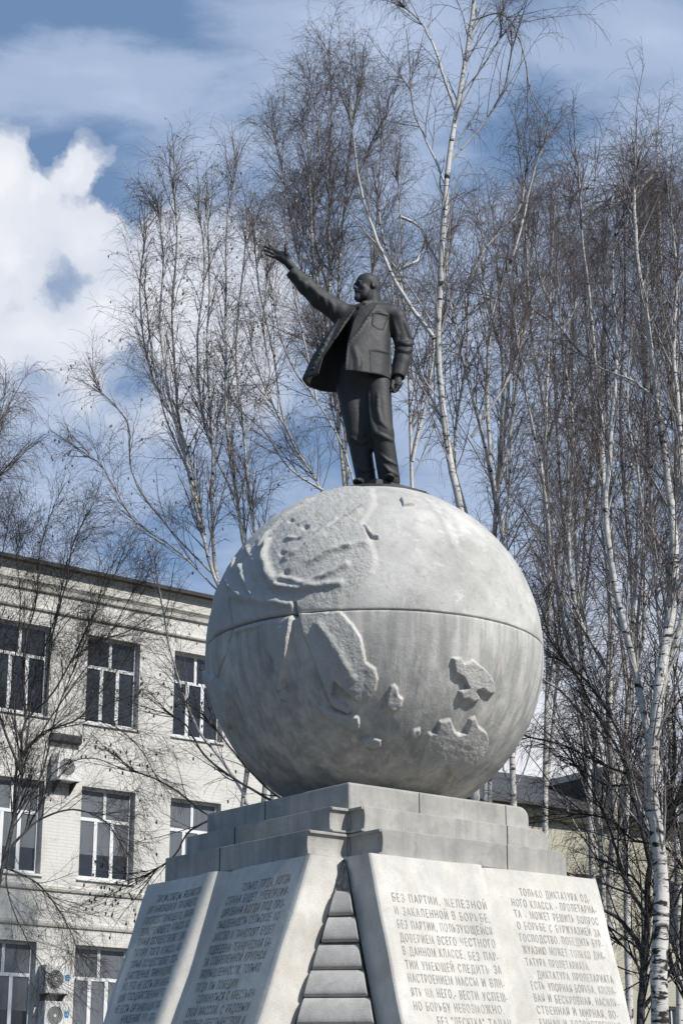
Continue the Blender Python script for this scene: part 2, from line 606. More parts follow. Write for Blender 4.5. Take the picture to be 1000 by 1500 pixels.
def closed_book(side, z0, z1, out, length, j):
    fr = frame_of(side)
    mb = MB()
    prof = rim(0.0, length, z0, z1, 0.105, side in (1, 3))
    n = len(prof)
    vs = [fr(p[0], 0.0, p[1]) for p in prof] + [fr(p[0], out, p[1]) for p in prof]
    fs = [tuple(range(n))[::-1], tuple(range(n, 2 * n))] + [(i, (i + 1) % n, n + (i + 1) % n, n + i) for i in range(n)]
    mb.add(vs, fs)
    b = mb.build('closed_book', M['slab'], ped, bevel=.006)
    # cover lips above and below the hollow page block
    for (a, c) in ((z1 - .026, z1 - .004), (z0 + .004, z0 + .022)):
        mb = MB()
        q = [fr(-.012, .004, a), fr(.02, .004, a), fr(.02, out - .004, a), fr(-.012, out - .004, a)]
        r_ = [(x, y, c) for x, y, _ in q]
        mb.add(q + r_, [(0, 3, 2, 1), (4, 5, 6, 7), (0, 1, 5, 4), (1, 2, 6, 5), (2, 3, 7, 6), (3, 0, 4, 7)])
        mb.build('cover', M['slab'], b, bevel=.004)
    # dark vertical joint in the facing stone
    mb = MB()
    q = [fr(j, out - .01, z0 + .004), fr(j + .009, out - .01, z0 + .004), fr(j + .009, out + .0025, z0 + .004), fr(j, out + .0025, z0 + .004)]
    r_ = [(x, y, z1 - .004) for x, y, _ in q]
    mb.add(q + r_, [(0, 3, 2, 1), (4, 5, 6, 7), (0, 1, 5, 4), (1, 2, 6, 5), (2, 3, 7, 6), (3, 0, 4, 7)])
    mb.build('joint', M['dark'], b)


for side in range(4):
    closed_book(side, Z2, Z1 - .002, 0.18, 2.03, 1.55 if side != 1 else 1.3)
    closed_book(side, Z3, Z2 - .002, 0.40, 2.02, 1.335 if side != 1 else 1.2)

# --- open books leaning on the sides
BZ = 3.786
BOT = 1.0
GUT = 1.06


class OpenBook:
    def __init__(s, side, lean, a0, a1, spread0, spread1, gspread, back):
        s.fr = frame_of(side)
        s.lean, s.a0, s.a1, s.s0, s.s1, s.gs, s.bk = lean, a0, a1, spread0, spread1, gspread, back
        s.side = side

    def a(s, f, z):
        """f in [-1, 1]: left edge, gutter, right edge"""
        d = BZ - z
        l, gq, r = s.a0 + s.s0 * d, GUT + s.gs * d, s.a1 + s.s1 * d
        return gq + (gq - l) * f if f < 0 else gq + (r - gq) * f

    def h(s, f):
        x = abs(f) * 1.22
        if (f < 0) == (s.side in (0, 2)):      # this page swells before it falls into the gutter
            dip = .045 * math.exp(-((x - .17) / .17) ** 2) - .0814 * math.exp(-(x / .055) ** 2)
        else:                                  # the facing page starts low and rises gently
            dip = -.0648 * math.exp(-x / .20)
        edge = -0.02 * max(0.0, (abs(f) - .985) / .015) ** 2
        return dip + edge

    def P(s, f, z, off=0.0):
        out = 0.45 + s.lean * (BZ - z) + s.h(f) + off
        return s.fr(s.a(f, z), out, z + off * s.lean)

    def build(s):
        fs_ = sorted(set([round(x, 4) for x in
                          list(np.linspace(-1, -.3, 12)) + list(np.linspace(-.3, .3, 41)) + list(np.linspace(.3, 1, 12)) + [-.992, .992, -.985, .985]]))
        zs = list(np.linspace(BZ, BOT, 26))
        V, Q = [], []
        nf, nz = len(fs_), len(zs)
        for z in zs:
            for f in fs_:
                # hand-cut edge: slight waviness
                w = .004 * math.sin(z * 9 + f * 7) * (1 if abs(f) > .98 else 0)
                V.append(s.P(f, z, w))
        for i in range(nz - 1):
            for j in range(nf - 1):
                p = i * nf + j
                Q.append((p, p + nf, p + nf + 1, p + 1))
        page = len(Q)
        # solid behind: back face
        b0 = len(V)
        for z in zs:
            for f in (-1, 1):
                out = s.bk + s.lean * (BZ - z)
                x = s.fr(s.a(f, z), out, z)
                V.append(x)
        for i in range(nz - 1):
            p = b0 + 2 * i
            Q.append((p, p + 1, p + 3, p + 2))
            Q.append((i * nf, p, p + 2, (i + 1) * nf))                       # left edge
            Q.append((i * nf + nf - 1, (i + 1) * nf + nf - 1, p + 3, p + 1))  # right edge
        Q.append(tuple(range(nf)) + (b0 + 1, b0))
        Q.append(tuple(reversed(range((nz - 1) * nf, nz * nf))) + (b0 + 2 * nz - 2, b0 + 2 * nz - 1))
        me = bpy.data.meshes.new('open_book')
        me.from_pydata(V, [], Q)
        me.materials.append(M['page'])
        me.materials.append(M['page_edge'])
        import bmesh
        bm = bmesh.new()
        bm.from_mesh(me)
        bm.faces.ensure_lookup_table()
        for k, f in enumerate(bm.faces):
            f.smooth = k < page
            f.material_index = 0 if k < page else 1
        for e in bm.edges:
            if len(e.link_faces) == 2 and (e.link_faces[0].material_index != e.link_faces[1].material_index):
                e.smooth = False
        bmesh.ops.recalc_face_normals(bm, faces=bm.faces)
        bm.to_mesh(me)
        bm.free()
        o = bpy.data.objects.new('open_book', me)
        COL.objects.link(o)
        o.parent = ped
        s.o = o
        return o


_glyph = {}


def word_mesh(word):
    if word in _glyph:
        return _glyph[word]
    cu = bpy.data.curves.new('t', 'FONT')
    cu.body = word
    cu.size = 1.0
    cu.space_character = 1.3
    cu.resolution_u = 2
    cu.offset = 0.0
    ob = bpy.data.objects.new('t', cu)
    COL.objects.link(ob)
    bpy.context.view_layer.update()
    dg = bpy.context.evaluated_depsgraph_get()
    me = bpy.data.meshes.new_from_object(ob.evaluated_get(dg))
    v = np.array([q.co[:2] for q in me.vertices]) if len(me.vertices) else np.zeros((0, 2))
    f = [tuple(p.vertices) for p in me.polygons]
    bpy.data.objects.remove(ob)
    bpy.data.curves.remove(cu)
    bpy.data.meshes.remove(me)
    _glyph[word] = (v, f)
    return v, f


def letter_page(book, lines, f_lo, f_hi, z_top, dz, cap, mat):
    """lines: (text, indent fraction, end fraction); z_top: z of the first baseline"""
    V, Fc = [], []
    for i, (txt, ind, end) in enumerate(lines):
        z = z_top - dz * i
        words = txt.split()
        A0 = book.a(f_lo, z)
        A1 = book.a(f_hi, z)
        W = A1 - A0
        x0, x1 = A0 + W * ind, A0 + W * end
        sx = cap / .73 * 0.66
        ws = []
        for w in words:
            v, f = word_mesh(w)
            if len(v):
                ws.append((v, f, v[:, 0].min(), v[:, 0].max()))
        tot = sum((b - a) for _, _, a, b in ws)
        gap_nat = 0.85
        need = tot + gap_nat * max(0, len(ws) - 1)
        k = min(1.0, (x1 - x0) / (need * sx))
        k = max(k, .3)
        sxx = sx * k
        gap = (x1 - x0 - tot * sxx) / max(1, len(ws) - 1) if len(ws) > 1 else 0
        x = x0
        ph = rnd.random() * 6
        for v, f, a, b in ws:
            base = len(V)
            jz = rnd.uniform(-.004, .004)
            for q in v:
                aa = x + (q[0] - a) * sxx
                zz = z + q[1] * cap / .73 * .93 + jz
                # back to f
                gq = book.a(0, zz)
                l, r = book.a(-1, zz), book.a(1, zz)
                ff = (aa - gq) / (gq - l) if aa < gq else (aa - gq) / (r - gq)
                V.append(book.P(ff, zz, 0.0035))
            Fc += [tuple(base + i2 for i2 in p) for p in f]
            x += (b - a) * sxx + gap
    me = bpy.data.meshes.new('lettering')
    me.from_pydata(V, [], Fc)
    me.materials.append(mat)
    o = bpy.data.objects.new('lettering', me)
    COL.objects.link(o)
    o.parent = book.o
    return o


right_book = OpenBook(0, 0.315, -0.155, 2.325, -.02, -.04, -.015, 0.15)
right_book.build()['label'] = 'sunlit open stone book carved with pale worn text'
left_book = OpenBook(1, 0.40, -0.10, 2.225, -.035, -.10, .015, 0.12)
left_book.build()['label'] = 'shaded open stone book carved with dark text'
for sd in (2, 3):
    OpenBook(sd, .33, -.10, 2.25, -.02, -.02, 0, .12).build()

TXT_RL = [("БЕЗ ПАРТИИ, ЖЕЛЕЗНОЙ", .0, 1), ("И ЗАКАЛЕННОЙ В БОРЬБЕ,", 0, 1), ("БЕЗ ПАРТИИ, ПОЛЬЗУЮЩЕЙСЯ", 0, 1), ("ДОВЕРИЕМ ВСЕГО ЧЕСТНОГО", 0, 1),
          ("В ДАННОМ КЛАССЕ, БЕЗ ПАР-", 0, 1), ("ТИИ УМЕЮЩЕЙ СЛЕДИТЬ ЗА", 0, 1), ("НАСТРОЕНИЕМ МАССЫ И ВЛИ-", 0, 1),
          ("ЯТЬ НА НЕГО,- ВЕСТИ УСПЕШ-", 0, 1), ("НО БОРЬБУ НЕВОЗМОЖНО.", 0, .93), ("БЕЗ \"ДЕСЯТКА\" ТАЛАН-", .22, 1), ("ТЛИВЫХ, ИСПЫТАННЫХ,", 0, 1)]
TXT_RR = [("ТОЛЬКО ДИКТАТУРА ОД-", .12, 1), ("НОГО КЛАССА - ПРОЛЕТАРИА-", 0, 1.05), ("ТА - МОЖЕТ РЕШИТЬ ВОПРОС", 0, 1.04), ("О БОРЬБЕ С БУРЖУАЗИЕЙ ЗА", 0, 1.03),
          ("ГОСПОДСТВО. ПОБЕДИТЬ БУР-", 0, 1.03), ("ЖУАЗИЮ МОЖЕТ ТОЛЬКО ДИК-", 0, 1.02), ("ТАТУРА ПРОЛЕТАРИАТА.", 0, .78),
          ("ДИКТАТУРА ПРОЛЕТАРИАТА", .10, 1.05), ("ЕСТЬ УПОРНАЯ БОРЬБА, КРОВА-", 0, 1.05), ("ВАЯ И БЕСКРОВНАЯ, НАСИЛЬ-", 0, 1.05), ("СТВЕННАЯ И МИРНАЯ, ВО-", 0, 1.0), ("ЕННАЯ И ХОЗЯЙСТВЕННАЯ", 0, 1.0)]
TXT_LL = [("ПРОФСОЮЗЫ ЯВЛЯЮТСЯ", .12, 1), ("ОРГАНИЗАЦИЕЙ ПРАВЯЩЕГО,", 0, 1), ("ГОСПОДСТВУЮЩЕГО, ПРАВИ-", 0, 1.03), ("ТЕЛЬСТВУЮЩЕГО КЛАССА, КО-", 0, 1.03),
          ("ТОРЫЙ ОСУЩЕСТВЛЯЕТ ДИК-", 0, 1.03), ("ТАТУРУ ТОГО КЛАССА, КО-", 0, 1.03), ("ТОРЫЙ ОСУЩЕСТВЛЯЕТ ГОСУ-", 0, 1.03), ("ДАРСТВЕННОЕ ПРИНУЖДЕНИЕ.", 0, 1.0),
          ("НО ЭТО НЕ ЕСТЬ ОРГАНИЗА-", 0, 1.03), ("ЦИЯ ГОСУДАРСТВЕННАЯ ЭТО", 0, 1.0), ("НЕ ЕСТЬ ОРГАНИЗАЦИЯ ПРИ-", 0, 1.03), ("НУЖДЕНИЯ, ЭТО ОРГА-", .2, 1.0), ("НИЗАЦИЯ ВОСПИТАТЕЛЬНАЯ", 0, 1.)]
TXT_LR = [("ТОЛЬКО ТОГДА, КОГДА", .22, 1), ("СТРАНА БУДЕТ ЭЛЕКТРОФИ-", 0, 1.04), ("ЦИРОВАНА КОГДА ПОД ПРО-", 0, 1.04), ("МЫШЛЕННОСТЬ СЕЛЬСКОЕ ХО-", 0, 1.04),
          ("ЗЯЙСТВО И ТРАНСПОРТ БУДЕТ", 0, 1), ("ПОДВЕДЕНА ТЕХНИЧЕСКАЯ БА-", 0, 1.03), ("ЗА СОВРЕМЕННОЙ КРУПНОЙ", 0, 1), ("ПРОМЫШЛЕННОСТИ, ТОЛЬКО", 0, .98), ("ТОГДА МЫ ПОБЕДИМ.", 0, .72),
          ("СОМКНУТЬСЯ С КРЕСТЬЯН-", .12, 1.03), ("СКОЙ МАССОЙ, С РЯДОВЫМ", 0, 1.0), ("ТРУДОВЫМ КРЕСТЬЯНСТВОМ И", 0, 1.), ("НАЧАТЬ ДВИГАТЬСЯ ВПЕРЕД", 0, 1.)]
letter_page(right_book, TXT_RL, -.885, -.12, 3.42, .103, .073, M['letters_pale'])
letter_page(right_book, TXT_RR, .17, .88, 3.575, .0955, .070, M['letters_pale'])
# on the shaded side the local run of the text is mirrored: a runs away from the corner, to the left in view
letter_rev = True


class Mirror:
    """view of a book whose pages are read from its far end"""

    def __init__(s, b):
        s.b, s.o = b, b.o

    def a(s, f, z):
        return -s.b.a(-f, z)

    def P(s, f, z, off=0.0):
        return s.b.P(-f, z, off)


lm = Mirror(left_book)
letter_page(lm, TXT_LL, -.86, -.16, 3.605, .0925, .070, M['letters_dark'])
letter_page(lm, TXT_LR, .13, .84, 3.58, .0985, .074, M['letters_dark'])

# --- stack of stone spines filling the corner between the two open books
zj = [3.52, 3.318, 3.113, 2.905, 2.70, 2.49, 2.28, 2.07, 1.86, 1.65, 1.44, 1.22, 1.0]


def corner_pts(z):
    d = BZ - z
    rb = Vector((right_book.a(-1, z), -(right_book.bk + right_book.lean * d), z))
    lb = Vector((-(left_book.bk + left_book.lean * d), left_book.a(-1, z), z))
    return rb, lb


for i in range(len(zj) - 1):
    zt, zb = zj[i], zj[i + 1]
    mb = MB()
    n = 9
    vs, fs = [], []
    jut = rnd.uniform(-.012, .012)
    trim_l = rnd.uniform(.015, .045) * .6
    trim_r = rnd.uniform(.015, .045) * .6
    for k in range(n + 1):
        f = k / n
        z = zt - .002 - (zt - zb - .004) * f
        rb, lb = corner_pts(zt + (zb - zt) * (f * .85 + .15))
        ax = (lb - rb).normalized()
        outd = Vector((-1, -1, 0)).normalized()
        bul = 0.042 * (1 - (2 * f - 1) ** 2) ** .5 + .02 * f + .02 + jut
        p0 = rb + ax * trim_r + outd * bul
        p1 = lb - ax * trim_l + outd * bul
        vs += [(p0.x, p0.y, z), (p1.x, p1.y, z), (p1.x + .3, p1.y + .3, z), (p0.x + .3, p0.y + .3, z)]
    for k in range(n):
        p, q = 4 * k, 4 * k + 4
        for a in range(4):
            b = (a + 1) % 4
            fs.append((p + a, p + b, q + b, q + a))
    fs += [(0, 1, 2, 3), (4 * n, 4 * n + 1, 4 * n + 2, 4 * n + 3)]
    mb.add(vs, fs)
    mb.build('spine_stone', M['course'], ped, bevel=.008)
# rough mortar in the apex
mb = MB()
vs = []
nn = 8
for k in range(nn + 1):
    z = 3.79 - (3.79 - 3.515) * k / nn
    rb, lb = corner_pts(z)
    ax = (lb - rb)
    outd = Vector((-1, -1, 0)).normalized()
    for j in range(6):
        p = rb + ax * (.04 + .92 * j / 5) + outd * (.03 + rnd.uniform(-.02, .02))
        vs.append((p.x, p.y, z))
    p = rb + ax * .5 - outd * .3
    vs.append((p.x, p.y, z))
fs = []
for k in range(nn):
    for j in range(7):
        j2 = (j + 1) % 7
        fs.append((7 * k + j, 7 * k + j2, 7 * (k + 1) + j2, 7 * (k + 1) + j))
fs += [tuple(range(7)), tuple(range(7 * nn, 7 * nn + 7))]
mb.add(vs, fs)
mb.build('mortar_fill', M['mortar'], ped)
# base of the pedestal down to the paving
mb = MB()
mb.box((-1.75, -1.75, 0.0), (S + 1.75, S + 1.75, .45))
mb.box((-1.5, -1.5, 0.452), (S + 1.5, S + 1.5, 1.0))
mb.build('base', M['slab'], ped, bevel=.03)

# ------------------------------------------------------------------ globe
GR = 1.5
dC = ray(548, 958).normalized()
GC = Vector((0, 0, CAMZ)) + dC * 17.4
globe = empty('stone_globe', (GC.x, GC.y, GC.z))
tag(globe, 'big grey stone globe with raised continents and a joint at its equator', 'globe')


def hit(px, py):
    d = ray(px, py).normalized()
    o = Vector((0, 0, CAMZ)) - GC
    b = o.dot(d)
    c = o.dot(o) - GR * GR
    q = b * b - c
    if q < 0:
        return (o - d * b).normalized()
    return (o + d * (-b - math.sqrt(q))).normalized()


def crop(pts):
    return np.array([hit(280 + .54 * x, 700 + .54 * y) for x, y in pts])


LANDS = [  # outlines traced on the stone (crop coordinates), height in metres
    (.020, [(30, 330), (60, 290), (95, 225), (140, 165), (200, 110), (290, 62), (420, 22), (500, 30), (505, 75), (470, 125), (500, 190), (505, 225), (495, 262), (452, 305), (420, 340), (404, 366), (404, 372), (285, 372), (200, 390), (110, 415), (60, 440)]),
    (.020, [(118, 412), (190, 388), (283, 366), (284, 400), (276, 440), (262, 490), (250, 550), (240, 583), (234, 560), (222, 500), (205, 470), (195, 440), (192, 405), (120, 430)]),
    (.036, [(292, 366), (405, 364), (440, 400), (460, 430), (470, 470), (476, 500), (500, 515), (507, 545), (500, 575), (480, 602), (452, 607), (425, 585), (390, 553), (383, 585), (435, 630), (425, 640), (385, 618), (362, 575), (350, 540), (330, 480), (310, 440)]),
    (.03, [(243, 580), (255, 573), (270, 590), (264, 604), (247, 600)]),
    (.035, [(338, 615), (365, 618), (420, 640), (455, 645), (460, 675), (435, 684), (395, 662), (360, 642)]),
    (.03, [(460, 705), (490, 698), (518, 708), (514, 728), (490, 732), (468, 722)]),
    (.033, [(540, 560), (552, 556), (560, 570), (561, 588), (574, 600), (568, 622), (545, 635), (526, 618), (532, 585)]),
    (.036, [(705, 490), (728, 488), (738, 505), (760, 493), (792, 520), (815, 550), (819, 582), (800, 586), (780, 570), (768, 576), (779, 600), (760, 607), (745, 598), (727, 600), (723, 578), (745, 570), (733, 540), (710, 528)]),
    (.036, [(612, 772), (630, 720), (640, 688), (660, 686), (668, 660), (700, 652), (712, 682), (722, 692), (740, 690), (752, 650), (766, 645), (772, 668), (797, 690), (800, 715), (782, 750), (755, 780), (722, 812), (697, 795), (690, 772), (650, 787), (625, 787)]),
    (.03, [(588, 695), (600, 680), (618, 675), (620, 692), (600, 712)]),
    (.026, [(565, 58), (582, 52), (607, 76), (575, 78)]),
    (.03, [(462, 128), (480, 136), (488, 150), (512, 160), (508, 168), (490, 166), (474, 150)]),
    (.035, [(40, 520), (78, 545), (100, 575), (108, 620), (112, 680), (80, 650), (60, 590)]),
]
RIDGES = [  # (height, half width, polyline)
    (.040, .028, [(212, 178), (202, 215), (212, 255), (236, 295)]), (.034, .026, [(236, 300), (290, 305), (350, 296), (405, 290)]),
    (.030, .024, [(240, 275), (310, 292), (370, 268), (420, 240)]), (.034, .024, [(140, 245), (150, 280), (172, 318)]), (.03, .022, [(100, 275), (115, 300), (142, 322)]),
    (.026, .024, [(190, 190), (240, 125), (330, 65)]), (.024, .03, [(120, 322), (200, 340), (280, 345)]), (.02, .03, [(260, 220), (330, 180), (420, 120), (480, 80)]),
    (.02, .03, [(330, 230), (400, 190), (470, 180)]), (.018, .02, [(300, 130), (360, 100), (430, 70)]), (.022, .02, [(155, 190), (175, 230), (180, 275)]),
    (.042, .015, [(274, 385), (270, 420), (262, 470), (245, 570)]), (.016, .03, [(350, 400), (400, 470), (440, 540)]), (-.02, .02, [(257, 258), (263, 262)]), (-.018, .018, [(248, 208), (256, 210)]), (-.018, .018, [(308, 136), (314, 140)]), (-.016, .018, [(270, 118), (276, 122)]), (.020, .016, [(193, 216), (204, 256), (222, 296)]), (.026, .016, [(126, 225), (119, 252)]), (.018, .016, [(317, 182), (352, 150), (390, 118)]), (.018, .016, [(262, 170), (300, 165), (330, 150)]), (.016, .02, [(345, 225), (385, 200), (430, 190)]), (-.022, .010, [(108, 330), (118, 400), (100, 470), (72, 545)]),
    (-.05, .012, [(284, 340), (286, 374)]), (-.010, .03, [(655, 60), (702, 105), (730, 190)]), (.010, .03, [(628, 55), (672, 100), (705, 180)]),
]


def value_noise(P, sc, seed):
    """cheap smooth 3-D noise from summed sines"""
    r = np.random.RandomState(seed)
    out = np.zeros(len(P))
    for _ in range(22):
        k = r.normal(size=3)
        k = k / np.linalg.norm(k) * sc * r.uniform(.4, 1.8)
        out += np.sin(P @ k + r.uniform(0, 6.28))
    return out / 4.7


def relief(N):
    """height of the carving at unit directions N, and how much of it is land"""
    H = np.zeros(len(N))
    L = np.zeros(len(N))
    wob = np.stack([value_noise(N, 38, 1), value_noise(N, 38, 2), value_noise(N, 38, 3)], 1) * .0026 \
        + np.stack([value_noise(N, 110, 4), value_noise(N, 110, 5), value_noise(N, 110, 6)], 1) * .0010
    Nw = N + wob
    for h, pts in LANDS:
        D = crop(pts)
        c = D.mean(0)
        c /= np.linalg.norm(c)
        e1 = np.cross([0, 0, 1.], c)
        e1 /= np.linalg.norm(e1)
        e2 = np.cross(c, e1)
        poly = np.stack([D @ e1, D @ e2], 1)
        rad = np.abs(poly).max() * 1.5 + .05
        idx = np.where((N @ c > 0.2))[0]
        q = np.stack([Nw[idx] @ e1, Nw[idx] @ e2], 1)
        ok = (np.abs(q).max(1) < rad)
        idx, q = idx[ok], q[ok]
        inside = np.zeros(len(q), bool)
        dist = np.full(len(q), 9.0)
        n = len(poly)
        for i in range(n):
            a, b = poly[i], poly[(i + 1) % n]
            cond = ((a[1] > q[:, 1]) != (b[1] > q[:, 1]))
            xi = (b[0] - a[0]) * (q[:, 1] - a[1]) / (b[1] - a[1] + 1e-12) + a[0]
            inside ^= cond & (q[:, 0] < xi)
            ba = b - a
            tt = np.clip(((q - a) @ ba) / (ba @ ba + 1e-12), 0, 1)
            dist = np.minimum(dist, np.hypot(*(q - a - tt[:, None] * ba).T))
        sd = np.where(inside, dist, -dist) * GR
        s = np.clip((sd + .002) / .012, 0, 1)
        s = s * s * (3 - 2 * s)
        if h == .020:
            s2 = np.clip((sd + .01) / .05, 0, 1)
            s = s2 * s2 * (3 - 2 * s2)
        H[idx] = np.maximum(H[idx], h * s)
        L[idx] = np.maximum(L[idx], s)
    for h, w, pts in RIDGES:
        D = crop(pts)
        # finer curve
        tt = np.linspace(0, len(D) - 1, 24)
        i0 = np.clip(tt.astype(int), 0, len(D) - 2)
        fr = (tt - i0)[:, None]
        C = D[i0] * (1 - fr) + D[i0 + 1] * fr
        C /= np.linalg.norm(C, axis=1)[:, None]
        mid = C.mean(0)
        idx = np.where(N @ mid > .8)[0]
        d = np.full(len(idx), 9.0)
        for i in range(len(C) - 1):
            a, b = C[i], C[i + 1]
            ba = b - a
            t_ = np.clip(((Nw[idx] - a) @ ba) / (ba @ ba), 0, 1)
            d = np.minimum(d, np.linalg.norm(Nw[idx] - a - t_[:, None] * ba, axis=1))
        d *= GR
        H[idx] += 1.05 * h * np.exp(-(d / (w * 1.15)) ** 2) * (1 + .25 * value_noise(N[idx], 60, 9))
    H += L * .0013 * (value_noise(N, 70, 11) + .8 * value_noise(N, 140, 12) + .7 * value_noise(N, 240, 13))
    H += .0016 * value_noise(N, 25, 14)
    return H, L


def hemisphere(name, upper, mat):
    nl, nr = 1000, 250
    gap = .0042
    lats = np.linspace(gap, math.pi / 2 - .0008, nr)
    lon = np.linspace(0, 2 * math.pi, nl, endpoint=False)
    LA, LO = np.meshgrid(lats, lon, indexing='ij')
    sgn = 1 if upper else -1
    N = np.stack([np.cos(LA) * np.cos(LO), np.cos(LA) * np.sin(LO), sgn * np.sin(LA)], -1).reshape(-1, 3)
    H, L = relief(N)
    # the joint is chipped and slightly rounded
    edge = np.abs(N[:, 2]) * GR
    H -= .006 * np.exp(-(edge / .010) ** 2)
    R = GR + H + (0.004 if not upper else 0.0)
    V = N * R[:, None]
    # lip into the joint
    ring = V[:nl].copy()
    ring[:, :2] *= .95
    tip = np.array([[0, 0, sgn * GR]])
    V = np.concatenate([V, ring, tip])
    L = np.concatenate([L, np.zeros(nl + 1)])
    i = np.arange(nl)
    j = (i + 1) % nl
    F = []
    for r in range(nr - 1):
        F.append(np.stack([r * nl + i, r * nl + j, (r + 1) * nl + j, (r + 1) * nl + i], 1))
    F.append(np.stack([nr * nl + i, nr * nl + j, j, i], 1))
    F = np.concatenate(F)
    T = np.stack([(nr - 1) * nl + i, (nr - 1) * nl + j, np.full(nl, (nr + 1) * nl)], 1)
    if not upper:
        F, T = F[:, ::-1], T[:, ::-1]
    return np_mesh(name, V, [F, T], mat, globe, smooth=True, attrs={'land': L})


hemisphere('upper_hemisphere', True, M['globe_up'])
hemisphere('lower_hemisphere', False, M['globe_lo'])
mb = MB()
n = 96
mb.add([(1.44 * math.cos(2 * math.pi * k / n), 1.44 * math.sin(2 * math.pi * k / n), z) for z in (-.02, .02) for k in range(n)],
       [(k, (k + 1) % n, n + (k + 1) % n, n + k) for k in range(n)])
mb.build('joint_core', M['dark'], globe)
#<STATUE>
# ------------------------------------------------------------------ bronze statue
SB = Vector((GC.x, GC.y, GC.z + GR))            # top of the globe
YS = GC.y


def L(px, py, dy=0.0):
    p = at(px, py, YS + dy)
    return np.array([p.x - SB.x, p.y - SB.y, p.z - SB.z])


